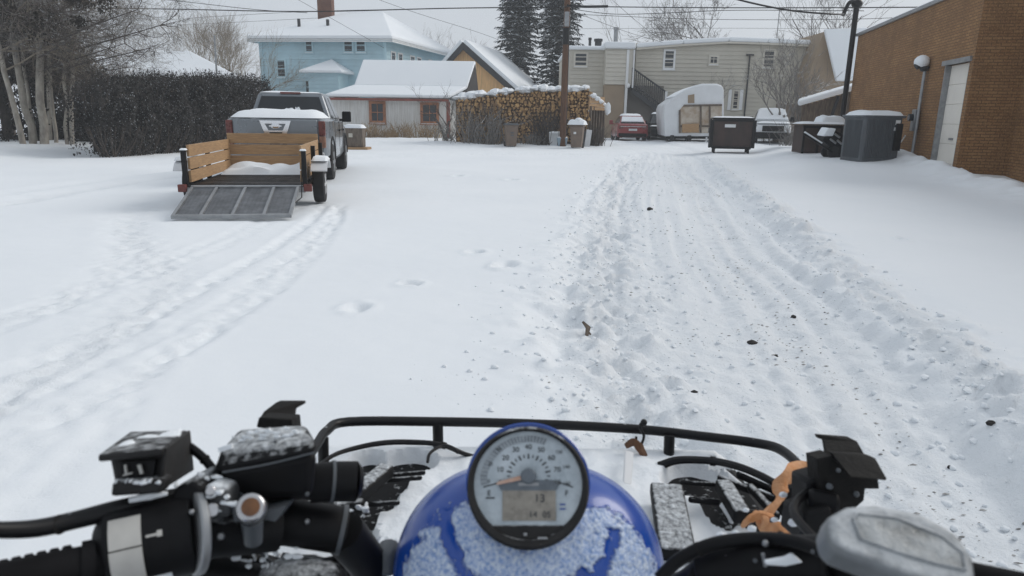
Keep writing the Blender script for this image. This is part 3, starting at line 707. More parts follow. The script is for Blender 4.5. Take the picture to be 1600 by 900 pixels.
# ---- house with steep white roof and lean-to shed on the right
def right_house():
    Y = 46; r = thing('house', 'brown sided house with steep white roof beyond the brick building', 'house', (20, Y, 0))
    p = [pt(*q, Y) for q in ((1262, 220), (1262, 122), (1287, 50), (1345, 50), (1345, 220))]
    m = MB(); m.prism([p[0], p[4], p[3], p[2], p[1]], (0, 8, 0)); m.build('wall', M['tan_brown'], r, world=True, smooth=False)
    s = MB(); q = [pt(*k, Y - .3) for k in ((1286, 47), (1352, 44), (1352, 126), (1299, 128))]; q[2] = q[2] - V((0, .5, 0)); q[3] = q[3] - V((0, .5, 0)); s.slab(q[::-1], .25); s.build('roof', M['snow'], r, world=True, bevel=.06)
right_house()
def lean_to():
    Y = 30; r = thing('lean_to_shed', 'old board lean-to shed with sloping snowy roof left of the brick building', 'shed', (14, Y, 0))
    a, b = pt(1243, 166, Y), pt(1332, 140, Y)
    m = MB(); m.prism([V((a.x + .35, Y + .2, -.2)), V((b.x + .6, Y + .2, -.2)), V((b.x + .6, Y + .2, b.z - .05)), V((a.x + .35, Y + .2, a.z - .02))], (1.4, 3, 0)); m.build('wall', M['wood_old'], r, world=True, smooth=False)
    c = MB(); x = a.x + .35
    while x < b.x + .5:
        c.span((x, Y + .165 - rnd.uniform(0, .02), -.2), (x + .22, Y + .205, a.z - .05 + (x - a.x) / (b.x - a.x) * (b.z - a.z))); x += .23
    c.build('board_siding', M['wood_old'], r, world=True, smooth=False)
    s = MB(); s.slab([a - V((0, .3, 0)), b + V((.4, -.3, .1)), b + V((1.9, 3.4, .32)), a + V((1.5, 3.4, .22))], .22); s.build('roof_snow', M['snow'], r, world=True, bevel=.07)
    d = MB(); p0, p1 = pt(1300, 185, Y - .2), pt(1312, 150, Y - .2)
    d.tube([V((p0.x, Y - .1, 0)), V((p0.x, Y - .1, p0.z)), V((p1.x, Y - .1, p1.z))], .07, 6); d.tube([V((p1.x + .3, Y - .1, 0)), V((p1.x + .3, Y - .1, p1.z))], .07, 6)
    d.build('post', M['dark_trim'], r, world=True)
lean_to()

# ---- brown brick building on the right
def brick():
    n = WALLN; d = WALLD; P0 = V((WALL0.x, WALL0.y, 0)); al = math.atan2(d.y, d.x)
    r = thing('brick_building', 'long brown brick building with a recessed cream roll-up door', 'building', P0, al)   # local x runs away along the wall, local -y... right
    def loc(px, py): q = onplane(px, py, P0, n); return (q - P0).dot(d), q.z
    xf, _ = loc(1329, 150); ztop = (loc(1346, 56)[1] + loc(1540, -25)[1]) / 2 + .02
    d0 = loc(1500, 200)[0]; d1 = loc(1461, 200)[0]; dz = loc(1482, 102)[1]
    d0 = max(d0, .22)
    T = .32
    m = MB()
    m.span((d1, -T, -.4), (xf, 0, ztop)); m.span((0, -T, -.4), (d0, 0, ztop)); m.span((d0, -T, dz), (d1, 0, ztop))
    m.span((xf - T, -9, -.4), (xf, -T, ztop)); 
    k = 1.12
    m.span((0, -k, -.4), (T, -T, ztop)); m.span((-20, -k - T, -.4), (T, -k, ztop))  # near wing lengthened out of view to cast shade over the field
    m.build('wall', M['brick'], r, smooth=False)
    ro = MB(); ro.span((T, -9, ztop - .35), (xf - T, -T, ztop - .2)); ro.span((-20, -9, ztop - .35), (T, -k - T, ztop - .2)); ro.build('roof', M['snow'], r, smooth=False)
    c = MB(); c.span((-.06, -T - .06, ztop), (xf + .08, .07, ztop + .10)); c.span((-.06, -k - T, ztop), (T, -T - .06, ztop + .10)); c.span((-20, -k - T - .05, ztop), (-.06, -k + .06, ztop + .10))
    cp = c.build('coping', M['steel_grey'], r, smooth=False)
    sn = MB(); sn.span((.0, -T, ztop + .10), (xf, .0, ztop + .16)); sn.build('coping_snow', M['snow'], r, bevel=.03)
    l = MB(); l.span((d0 - .1, -.1, dz), (d1 + .1, .05, dz + .12)); l.build('lintel', M['steel_grey'], r, smooth=False)
    j = MB(); j.span((d1 - .06, -T, -.1), (d1, -.005, dz)); j.span((d0, -T, -.1), (d0 + .03, -.005, dz)); j.build('door_jamb', M['steel_grey'], r, smooth=False)
    dr = MB(); z = -.1; i = 0
    while z < dz - .01:
        dr.span((d0 + .03, -.22, z), (d1 - .06, -.14, min(z + .497, dz))); z += .5
    door = dr.build('roll_up_door', M['cream'], r, smooth=False, bevel=.015)
    h = MB(); h.span((d0 + .6, -.14, 1.0), (d0 + .8, -.10, 1.05)); h.build('handle', M['steel_grey'], door, smooth=False)
    # meter and conduit with weather cap
    x, zt = loc(1450, 108); x2, zm = loc(1436, 188); x3, _ = loc(1427, 248)
    xm = loc(1440, 180)[0]
    cd_ = MB(); cd_.tube([(xm, .09, -.1), (xm, .09, zm), (xm, .09, zt)], .045, 8); 
    co = cd_.build('conduit', M['steel_grey'], r)
    wh = MB(); wh.tube([(xm, .09, zt - .06), (xm, .10, zt), (xm, .22, zt + .14), (xm, .34, zt + .05)], [.07, .12, .13, .09], 10); wh.build('weather_cap', M['dark_trim'], co)
    ws = MB(); ws.ell((xm, .2, zt + .2), (.2, .2, .17), jit=.06); ws.build('cap_snow', M['snow'], co)
    me = MB(); me.span((xm + .1, .01, zm - .3), (xm + .36, .15, zm + .3)); mb_ = me.build('meter_box', M['steel_grey'], r, bevel=.02)
    mg = MB(); mg.cyl((xm + .23, .14, zm + .08), (xm + .23, .26, zm + .08), .1, 14); mg.build('meter', M['window_glass'], mb_)
    cb = MB(); q1 = loc(1393, 214); q2 = loc(1418, 212); cb.tube(spline([(q1[0], .06, q1[1]), ((q1[0] + q2[0]) / 2 + .3, .06, q1[1] - .17), ((q1[0] + q2[0]) / 2 - .3, .06, q1[1] - .17), (q2[0], .06, q2[1])]), .022, 6); cb.build('cable', M['trim_white'], r)
    return r, P0, d, n, xf, ztop
BR = brick()
def mast():
    _, P0, d, n, xf, zt = BR
    a = P0 + d * (xf + .05) + n * .18; b = pt(1343, 8, a.y); b = V((a.x, a.y, b.z))
    r = thing('service_mast', 'tall black electric service mast at the far corner of the brick building', 'mast', (a.x, a.y, 0))
    m = MB(); m.tube([V((a.x, a.y, 0)), b], .10, 10); m.build('pole', M['black_paint'], r, world=True)
    h = MB(); h.tube(spline([b - UP * .05, b + V((-.1, -.05, .1)), b + V((-.35, -.1, .05)), b + V((-.55, -.15, -.4))]), .075, 8); h.ell(b + V((0, 0, .05)), (.2, .2, .18)); h.build('weatherhead', M['black_paint'], r, world=True)
    return b
MASTTOP = mast()
# ------------------------------------------------------------------ woodpile, pole, wires, vegetation
def woodpile():
    Y = 35.5; r = thing('woodpile', 'long head-high pile of split firewood with snow along its top', 'woodpile', (.5, Y, 0))
    xa, xb = pt(712, 200, Y).x, pt(918, 200, Y).x
    def top(x):
        t = (x - xa) / (xb - xa); return pt(712 + t * 206, 152 - 12 * sorted((0, (t - .05) * 2.2, 1))[1] - 4 * max(0, (t - .75)), Y).z + .1 * mnoise.noise(V((x * 1.3, 0, 4)))
    q = random.Random(5); logs = []
    pts = []
    z = .02
    while z < 3.3:
        x = xa + q.uniform(0, .1)
        while x < xb:
            rr = q.uniform(.045, .135)
            if z + rr < top(x): logs.append((x + rr, z + q.uniform(-.04, .04), rr))
            x += rr * 2.0
        z += .155
    core = MB()
    for i in range(24):
        x0 = xa + (xb - xa) * i / 24; x1 = xa + (xb - xa) * (i + 1) / 24; core.span((x0, Y + .10, -.1), (x1, Y + 1.6, max(.3, min(top(x0), top(x1)) - .1)))
    core.build('log_backing', M['log_dark'], r, world=True, smooth=False)
    def log(mb, x, z, rr):
        k = q.choice((3, 3, 4, 4, 5)); a0 = q.uniform(0, 6.28); y0 = Y - q.uniform(-.10, .18); tx = q.uniform(-.03, .03)
        ring = [V((x + rr * q.uniform(.8, 1.15) * math.cos(a0 + 6.283 * i / k), y0, z + rr * q.uniform(.8, 1.15) * math.sin(a0 + 6.283 * i / k))) for i in range(k)]
        mb.prism(ring, (tx, .45, 0))
    logs.sort(key=lambda l: -l[2]); rest = MB()
    for i, l in enumerate(logs):
        if i < 100:
            m = MB(); log(m, *l); m.build('log', M['log_end'], r, world=True, smooth=False)
        else: log(rest, *l)
    o = rest.build('small_logs', M['log_end'], r, world=True, smooth=False); o['kind'] = 'stuff'
    s = MB()
    for i in range(34):
        x = xa + (xb - xa) * (i + .5) / 34 + q.uniform(-.1, .1)
        if q.random() < .93: s.ell((x, Y + .55 + q.uniform(-.1, .1), top(x) + .02), (q.uniform(.15, .42), .7, q.uniform(.05, .24)), 10, 6, .16, i)
    s.build('snow_cap', M['snow'], r, world=True)
    v = MB()
    for i in range(150):
        x = xa + (xb - xa) * (q.random() if q.random() < .4 else q.choice((.12, .26, .3, .72)) + q.gauss(0, .05)); z0 = q.uniform(.0, 1.2); pts = [V((x, Y - .22, z0))]
        for k in range(4): pts.append(pts[-1] + V((q.gauss(0, .13), q.uniform(-.05, .04), q.uniform(.1, .42))))
        if pts[-1].z < top(x) + .25: v.tube(pts, [.016, .014, .012, .009, .005], 3, cap=False)
    o = v.build('dry_vines', M['vine'], r, world=True, fix=False); o['kind'] = 'stuff'
    # end frame of planks
    e = MB(); x = xb + .02
    zt = pt(925, 150, Y).z
    for i in range(6):
        e.box((x + .09 + i * .17, Y - .1 + i * .28, zt * .42), (.14, .05, zt * (.80 - .03 * i) + q.uniform(-.1, .1)), Matrix.Rotation(-.9, 3, 'Z'))
    e.build('end_planks', M['wood_old'], r, world=True, smooth=False)
    e2 = MB()
    for i in range(4): e2.box((xb + .45, Y + .35, zt - .1 - i * .17), (1.35, .06, .15), Matrix.Rotation(.85, 3, 'Z'))
    e2.build('end_boards', M['wood_new'], r, world=True, smooth=False)
    t = MB()
    for i in range(5): t.ell((xb + .2 + i * .2, Y + .1 + i * .3, zt + .02 - i * .13), (.25, .3, .13), 8, 6, .15, i + 60)
    t.ell((xb + 1.05, Y + .5, zt - .6), (.16, .16, .3), 8, 6, .15, 70)
    t.build('end_snow', M['snow'], r, world=True)
woodpile()

POLE = pt(880, 200, 34.3); POLE.z = 0
def pole():
    r = thing('utility_pole', 'brown wooden utility pole rising in front of the woodpile', 'utility pole', POLE)
    top = pt(886, -60, 34.3)
    m = MB(); m.tube([(0, 0, -.2), (0, 0, 4), (top.x * 0 + .02, 0, 9.5)], [.17, .155, .13], 12); m.build('pole', M['wood_pole'], r)
    z0, z1 = pt(885, 42, 34.3).z, pt(885, 19, 34.3).z
    p = MB(); p.box((.0, -.15, (z0 + z1) / 2), (.22, .06, z1 - z0)); p.build('plate', M['steel_grey'], r, smooth=False)
    za = pt(885, 70, 34.3).z; s = MB(); s.tube([(0, 0, za), (0, 0, z0 - .05)], .165, 12); s.build('dark_band', M['black_paint'], r)
    c = MB(); c.tube([(.14, -.06, 0), (.13, -.06, z0)], .03, 6); c.build('ground_conduit', M['dark_trim'], r)
    cs = MB(); zc = pt(885, 9, 34.3).z; cs.cyl((-.02, -.18, zc), (.3, -.18, zc - .03), .04, 6); cs.build('wire_clamp', M['black_paint'], r)
pole()
def wire(pts, label, rad=.02, Y0=None):
    m = MB(); m.tube(spline(pts, 8), rad, 5); o = m.build('power_line', M['wire'], None); tag(o, label, 'power line', 'overhead lines across the top of the picture')
K = 34.1
wire([pt(-60, 10, 40), pt(250, 14, 38), pt(480, 18, 36.5), pt(700, 13, 35), pt(885, 11, K)], 'thick black power line running left from the utility pole', .026)
wire([pt(885, 10, K), pt(1100, 12, 32), pt(1330, 12, 30), pt(1520, 10, 28), pt(1800, 4, 26)], 'thick black power line running right from the pole over the brick building', .022)
wire([pt(893, 9, K), pt(915, 10.5, 33.8), pt(950, 10, 33.4)], 'short fat black splice cable section right beside the pole', .06)
wire([pt(150, -12, 44), pt(300, 4, 42), pt(400, 15, 41), pt(480, 20, 40)], 'thin power line slanting down from the top toward the blue house chimney', .016)
wire([pt(-30, 22, 60), pt(240, 30, 60), pt(330, 26, 60), pt(480, 18, 58), pt(640, 14, 57)], 'faint far power line sagging behind the bare shrub tree', .014)
wire([pt(890, 14, K), pt(960, 22, 33.5), pt(1050, 20, 32), pt(1150, 16, 31), pt(1350, 17, 30)], 'slack thin power line drooping right of the pole above the tan house', .014)
wire([pt(1110, -12, 24), pt(1180, 6, 24), pt(1240, 18, 24.2), pt(1300, 22, 24.6), pt(MX, MY, 24.9)] if False else [pt(1110, -12, 24), pt(1180, 6, 24), pt(1240, 17, 24.2), pt(1300, 22, 24.5), MASTTOP + V((-.5, -.15, -.35))], 'twisted black service cable looping to the mast by the brick building', .03)
wire([pt(940, -15, 46), pt(985, 25, 47), pt(1030, 62, 48)], 'thin drop wire slanting to the tan house roof', .012)
wire([pt(885, 14, K), pt(980, 50, 45), pt(1035, 66, 47.5)], 'second thin drop wire from the pole to the tan house roof', .012)
wire([pt(440, -15, 46), pt(520, 30, 49), pt(600, 75, 50.8)], 'thin drop wire slanting down over the blue house front', .012)
wire([pt(900, 45, 60), pt(1100, 44, 60), pt(1340, 45, 60)], 'lowest faint wire passing behind the tan house roof', .012)
def thin_pole(px, top, base, Y, label):
    m = MB(); a = pt(px, base, Y); m.tube([V((a.x, Y, 0)), V((a.x, Y, pt(px, top, Y).z))], .04, 6); tag(m.build('metal_pole', M['steel_grey']), label, 'pole')
wire([pt(560, -12, 50), pt(650, 20, 50), pt(760, 55, 52), pt(830, 85, 55)], 'faint wire slanting down between the blue house and the spruces', .012)
wire([pt(890, 22, K), pt(1100, 30, 36), pt(1330, 30, 34), pt(1500, 22, 32)], 'thin wire below the thick line right of the pole', .012)
wire([pt(-20, 40, 60), pt(120, 44, 60), pt(260, 40, 60), pt(500, 28, 58)], 'lowest faint wire among the branches at upper left', .012)
thin_pole(1213, 12, 66, 60, 'thin distant metal pole rising behind the tan house roof')

# ---- bare trees
RMIN = [.004]
def branch(mb, p, d, L, r, depth, q, up=.12, spread=.55, ratio=.72, twig=None, kids=(2, 4), n0=5, bend=.16):
    seg = 4 if depth > 1 else 3; pts = [p]; rs = [r]
    dd = d.copy()
    for i in range(seg):
        dd = (dd + V((q.gauss(0, bend), q.gauss(0, bend), q.gauss(0, bend) + up * .3))).normalized()
        p = p + dd * (L / seg); pts.append(p); rs.append(r * (1 - .5 * (i + 1) / seg))
    mb.tube(pts, rs, n0 if depth > 2 else (4 if depth > 1 else 3), cap=False)
    if depth <= 0: return
    for k in range(q.randint(*kids)):
        t = q.uniform(.35, 1.0); i = min(seg - 1, int(t * seg)); b = pts[i].lerp(pts[i + 1], t * seg - i)
        a, c = frame_of(dd); ang = q.uniform(0, 6.283)
        nd = (dd + (a * math.cos(ang) + c * math.sin(ang)) * q.uniform(spread * .6, spread * 1.4) + V((0, 0, up))).normalized()
        branch(mb, b, nd, L * ratio * q.uniform(.7, 1.15), max(rs[i] * .62, RMIN[0]), depth - 1, q, up, spread, ratio, twig, kids, n0, bend)
def bare_tree(name, label, loc, H, mt, seed, trunk_r=.12, stems=1, depth=5, spread=.6, lean=V((0, 0, 1)), group=None, kids=(2, 4), first=.35, ratio=.72, up=.12):
    q = random.Random(seed); r = thing(name, label, 'tree', loc, 0, group)
    t = MB(); c = MB()
    for s_ in range(stems):
        d = (lean + V((q.gauss(0, .25), q.gauss(0, .2), 0)) * (0 if stems == 1 else 1)).normalized()
        L = H * first; p = V((0, 0, -.15)) + V((q.gauss(0, .12), q.gauss(0, .12), 0)) * (stems > 1); pts = [p]; 
        for i in range(4): p = p + (d + V((q.gauss(0, .06), q.gauss(0, .06), 0))) * L / 4; pts.append(p)
        t.tube(pts, [trunk_r * (1.15 - .12 * i) for i in range(5)], 8)
        for k in range(q.randint(3, 4) if stems == 1 else 2):
            a, b = frame_of(d); ang = q.uniform(0, 6.283) + k * 2
            branch(c, pts[-1] - d * q.uniform(0, L * .3), (d + (a * math.cos(ang) + b * math.sin(ang)) * spread * q.uniform(.4, 1.1)).normalized(), H * .32, trunk_r * .5, depth - 1, q, up, spread, ratio, None, kids)
    t.build('trunk', mt, r); c.build('crown', mt, r)
    return r
def G0(px, Y): q = pt(px, 200, Y); return V((q.x, Y, 0))
bare_tree('bare_tree', 'leafless many-stemmed tan tree behind the snowy roof left of the blue house', G0(345, 47), 8.6, M['bark_tan'], 11, .08, 13, 5, .36, kids=(3, 4), first=.30)
bare_tree('bare_tree', 'leafless small tree in front of the shed beside its right corner post', G0(700, 38), 3.9, M['bark_dark'], 12, .07, 2, 4, .5)
RMIN[0] = .007
bare_tree('bare_tree', 'leafless tree standing against the tan house wall above the camper', G0(1112, 46.5), 5.4, M['bark_grey'], 13, .07, 2, 4, .6)
RMIN[0] = .012
bare_tree('bare_tree', 'wide leafless crown rising behind the tan house roof', G0(1103, 68), 17.5, M['bark_dark'], 14, .24, 2, 6, .75, kids=(2, 4))
RMIN[0] = .008
bare_tree('bare_tree', 'leafless snow-dusted tree at the right end of the tan house', G0(1228, 40), 6.6, M['bark_snowy'], 15, .10, 5, 5, .5)
bare_tree('bare_tree', 'tall leafless tree behind the steep white roof', G0(1275, 52), 12.0, M['bark_dark'], 16, .16, 3, 5, .55)
bare_tree('bare_tree', 'small leafless snowy tree beside the old lean-to shed', G0(1262, 33), 4.6, M['bark_snowy'], 17, .07, 3, 4, .5)
bare_tree('bare_tree', 'faint leafless tree beyond the ochre gable house', G0(700, 75), 12.0, M['bark_grey'], 18, .12, 3, 5, .55)
bare_tree('bare_tree', 'faint leafless tree beyond the chimney of the tan house', G0(1000, 75), 15.5, M['bark_grey'], 19, .12, 2, 5, .5)

RMIN[0] = .004
# ---- spruces
def spruce(label, loc, H, rad, seed):
    q = random.Random(seed); r = thing('spruce_tree', label, 'tree', loc, 0, 'spruces behind the woodpile')
    t = MB(); t.tube([(0, 0, -.2), (0, 0, H * .97)], [.3, .03], 8); t.build('trunk', M['bark_dark'], r)
    c = MB(); sc_ = MB(); z = 1.0
    while z < H:
        f = 1 - z / H; rr = rad * (min(1, f * 1.7) ** .8) * q.uniform(.82, 1.1)
        nb = 12 if f > .3 else 7
        if z > 17: z += .36; continue
        for k in range(nb):
            a = 6.283 * (k + q.random() * .8) / nb; L = rr * q.uniform(.7, 1.12); dirv = V((math.cos(a), math.sin(a), 0)); tan = V((-dirv.y, dirv.x, 0))
            ns = max(4, int(L / .2))
            for i in range(ns):
                s = (i + .7) / ns; p = V((0, 0, z)) + dirv * L * s + UP * (-.30 * L * s ** 1.2 + .14 * L * s * s)
                for side in (-1, 1):
                    wl = (.42 * (1 - s) + .3) * q.uniform(.7, 1.3); e = p + tan * side * wl + dirv * wl * .6 - UP * wl * q.uniform(.15, .6); wd = q.uniform(.09, .19)
                    nn = V((q.gauss(0, .4), q.gauss(0, .4), 1)).normalized(); wv = (e - p).cross(nn).normalized() * wd
                    (sc_ if q.random() < .17 else c).add([p - wv * .6, e - wv * .4, e + (e - p) * .25, e + wv * .4, p + wv * .6], [(0, 1, 2, 3, 4)])
        z += .36 * (.75 + .5 * f)
    c.build('crown', M['needle'], r, smooth=False, fix=False)
    o = sc_.build('snow_on_boughs', M['snow'], r, smooth=False, fix=False); o['kind'] = 'stuff'
spruce('tall dark snow-dusted spruce, left one of the pair behind the woodpile', G0(808, 66), 27, 2.05, 21)
spruce('tall dark snow-dusted spruce, partly behind the utility pole', G0(868, 63), 28, 2.0, 22)

# ---- hedge
def leafcloud(mb, q, n, fn, size):
    for i in range(n):
        p, s = fn(); d = V((q.gauss(0, 1), q.gauss(0, 1), q.gauss(0, .8))).normalized(); a, b = frame_of(d); sz = q.uniform(*size) * s
        mb.add([p - a * sz * .35, p + b * sz * 1.0 - a * sz * .1, p + a * sz * .4 + b * sz * .3], [(0, 1, 2)])
def hedge():
    A = gnd(168, 246); B = gnd(390, 231); A.z = B.z = 0; u = (B - A); L = u.length; u.normalize(); n = V((u.y, -u.x, 0)); bk = -n
    L = L + 2.2
    r = thing('hedge', 'long dark leafless hedge dusted with snow beside the trailer', 'hedge', A)
    Hh = lambda t: (2.25 + .55 * t) * (1 - .35 * max(0, 1 - t * 9) ** 2 - .2 * max(0, t * 9 - 8) ** 2) + .26 * mnoise.noise(V((t * 9, 3, 1))) + .12 * mnoise.noise(V((t * 30, 5, 1)))
    q = random.Random(31); W = 1.6
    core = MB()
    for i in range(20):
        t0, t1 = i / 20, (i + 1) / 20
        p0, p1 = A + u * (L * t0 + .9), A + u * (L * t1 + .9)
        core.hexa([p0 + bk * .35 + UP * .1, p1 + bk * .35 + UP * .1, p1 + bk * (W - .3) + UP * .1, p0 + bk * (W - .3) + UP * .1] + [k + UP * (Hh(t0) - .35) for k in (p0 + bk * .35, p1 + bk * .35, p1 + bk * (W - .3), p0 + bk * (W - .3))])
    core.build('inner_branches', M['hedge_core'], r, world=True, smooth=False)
    m = MB()
    def fn():
        t = q.random(); z = q.random() ** .85; w_ = abs(q.gauss(0, .16)) if q.random() < .7 else q.random() * W
        h = Hh(t); bul = .25 * math.sin(min(1, z * 1.3) * 3.14) + .34 * mnoise.noise(V((t * 15, z * 3.2, 7)))
        if q.random() < .22: z = 1 - q.gauss(.02, .06); w_ = q.random() * W
        e = -.35 * max(0, 1 - t * 25) * 0
        return A + u * (t * L + e) + n * (bul - w_) + UP * (.05 + z * h), 1
    leafcloud(m, q, 56000, fn, (.035, .11))
    m.build('foliage', M['hedge'], r, world=True, smooth=False, fix=False)
    m = MB(); leafcloud(m, q, 9000, fn, (.018, .06)); o = m.build('caught_snow', M['frost'], r, world=True, smooth=False, fix=False); o['kind'] = 'stuff'
    t = MB()
    for i in range(900):
        s = q.random(); b = A + u * (s * L) + bk * q.uniform(.0, W) ; b.z = Hh(s) - .15; d = V((q.gauss(0, .2), q.gauss(0, .2), 1)); t.tube([b, b + d * q.uniform(.12, .30), b + d * q.uniform(.3, .62)], [.010, .007, .004], 3, cap=False)
    for i in range(110):
        s = q.random() ** 1.6; b = A + u * (s * L * .6) + n * q.uniform(-.3, .12); b.z = 0; d = V((q.gauss(0, .3), q.gauss(0, .3), 1)) + n * q.uniform(.1, .5) - u * (.6 if s < .03 else 0); t.tube([b, b + d * .45, b + d * .75 + UP * .2], [.016, .012, .006], 4, cap=False)
    o = t.build('twig_mass', M['bark_dark'], r, world=True, fix=False); o['kind'] = 'stuff'
hedge()

# ---- pale trunks on the left with twiggy crowns
AS = [  # base px, py, lean end px, py, radius, distance hint from the ground
    ((38, 234), (-8, 60), .10, 'pale trunked tree leaning left, leftmost of the trunk row'),
    ((52, 233), (18, 40), .125, 'thick pale trunked tree, second from the left edge'),
    ((57, 228), (30, 60), .075, 'slim pale trunk leaning just behind the thick second trunk'),
    ((69, 233), (58, 20), .145, 'thickest pale upright trunked tree in the middle of the row'),
    ((79, 229), (72, 60), .075, 'slim pale trunk touching the thickest trunk on its right'),
    ((88, 231), (74, 90), .07, 'thin pale leaning trunk between the thickest one and the double trunk'),
    ((106, 232), (101, 30), .07, 'slender pale straight trunk, left one of the close pair'),
    ((113, 232), (112, 20), .08, 'slender pale straight trunk, right one of the close pair beside the hedge')]
for i, (b, e, rad, lab) in enumerate(AS):
    g = gnd(*b); g.z = 0; top = pt(e[0], e[1], g.y); q = random.Random(40 + i)
    r = thing('pale_tree', lab, 'tree', g, 0, 'pale trunks at the left edge')
    d = (top - g); n_ = 7; pts = []
    for k in range(n_ + 1): pts.append(d * (k / n_) * 1.25 + V((q.gauss(0, .035), q.gauss(0, .035), 0)) * (k > 0) - UP * .1 * (k == 0))
    m = MB(); m.tube(pts, [rad * (1.1 - .45 * k / n_) for k in range(n_ + 1)], 10); m.build('trunk', M['bark_pale'], r)
    c = MB(); c2 = MB()
    for k in range(6):
        f = q.uniform(.68, 1.0); j = min(n_ - 1, int(f * n_)); p = pts[j]; a = q.uniform(-.9, 1.3)
        dv = V((math.cos(a) * .9 + .3, q.uniform(-.8, .5), q.uniform(.1, .7))).normalized()
        branch(c, p, dv, q.uniform(1.6, 2.6), rad * .33, 4, q, .04, .65, .72, None, (3, 4), 5, .2)
    c.build('crown', M['bark_grey'] if i % 2 else M['bark_tan'], r, fix=False)
def juniper(label, px, Y, H, wd, seed, z0=.4, n=16000):
    q = random.Random(seed); b = G0(px, Y); r = thing('juniper_tree', label, 'tree', b, 0, 'dark evergreens at the left edge')
    t = MB(); t.tube([(0, 0, -.2), (.1, 0, H * .5), (.05, 0, H * .9)], [.2, .14, .04], 8)
    cl = []
    for i in range(44):
        h = q.uniform(z0, H); rr = wd * (1 - (h / H) ** 2 * .55) * q.random() ** .5; a = q.uniform(0, 6.283); cl.append((V((rr * math.cos(a), rr * math.sin(a) * .7, h)), q.uniform(.35, .85)))
    for c_, s in cl: t.tube([V((.05, 0, c_.z * .7)), c_ * .6 + V((0, 0, c_.z * .35)), c_], [.06, .04, .015], 5)
    t.build('trunk', M['bark_dark'], r)
    m = MB()
    def fn():
        c_, s = q.choice(cl); v = V((q.gauss(0, .55), q.gauss(0, .5), q.gauss(0, .36))) * s; return c_ + v, 1
    leafcloud(m, q, n, fn, (.06, .19)); m.build('crown', M['juniper'], r, smooth=False, fix=False)
juniper('dark shaggy evergreen filling the gap behind the leftmost pale trunks', 10, 29.5, 7.5, 2.2, 51, .1)
juniper('dark shaggy evergreen behind the thickest pale trunk', 75, 30, 7.0, 1.9, 52, .2)
juniper('dark shaggy evergreen standing off the left picture edge', -75, 28, 7.5, 2.0, 53, .3, 12000)
juniper('low dark bushy evergreen filling the gap between the pale trunks and the hedge', 138, 29.5, 3.2, 1.4, 54, .1, 9000)
def overhang():   # the wide crown whose long branches reach out over the hedge
    b = gnd(20, 222); b.z = 0; q = random.Random(61); r = thing('broad_tree', 'broad dark twiggy tree whose long branches reach right over the hedge', 'tree', b)
    t = MB(); t.tube([(0, 0, -.2), (-.1, .1, 2.5), (.1, 0, 5)], [.2, .17, .12], 10); t.build('trunk', M['bark_dark'], r)
    c = MB()
    tg = [(250, 40, 22), (215, 15, 23), (195, 68, 23), (165, 30, 22), (150, 92, 24), (120, 55, 22), (235, 75, 24), (90, 20, 22), (60, 5, 21), (130, -10, 22), (190, -30, 22), (30, 30, 21), (5, 10, 22), (150, 118, 24.5), (200, 105, 25), (110, 90, 25)]
    for px, py, Y in tg:
        e = pt(px, py, Y) - b; s = V((0, 0, min(5, max(2.6, e.z - .6)))); mid = s.lerp(e, .5) + V((0, 0, -.12)); line = spline([s, mid, e], 5)
        c.tube(line, [.055 * (1 - .8 * k / (len(line) - 1)) for k in range(len(line))], 5)
        for k in range(13):
            f = q.uniform(.2, 1); p = line[min(len(line) - 1, int(f * len(line)))]; dv = ((e - s).normalized() + V((q.gauss(0, .5), q.gauss(0, .5), q.gauss(.1, .5)))).normalized()
            branch(c, p, dv, q.uniform(.5, 1.0), .014, 3, q, .05, .7, .72, None, (2, 4), 4, .22)
    c.build('crown', M['bark_dark'], r, fix=False)
    m = MB(); cl = []
    for i in range(26):
        px = abs(q.gauss(0, 85)) - 15; py = q.uniform(-60, 62 - px * .20); cl.append((pt(px, py, q.uniform(22, 27)) - b, q.uniform(.2, .5)))
    def fn():
        c_, s = q.choice(cl); return c_ + V((q.gauss(0, .6), q.gauss(0, .6), q.gauss(0, .45))) * s, 1
    leafcloud(m, q, 5500, fn, (.05, .12)); m.build('dead_leaves', M['juniper'], r, smooth=False, fix=False)
overhang()

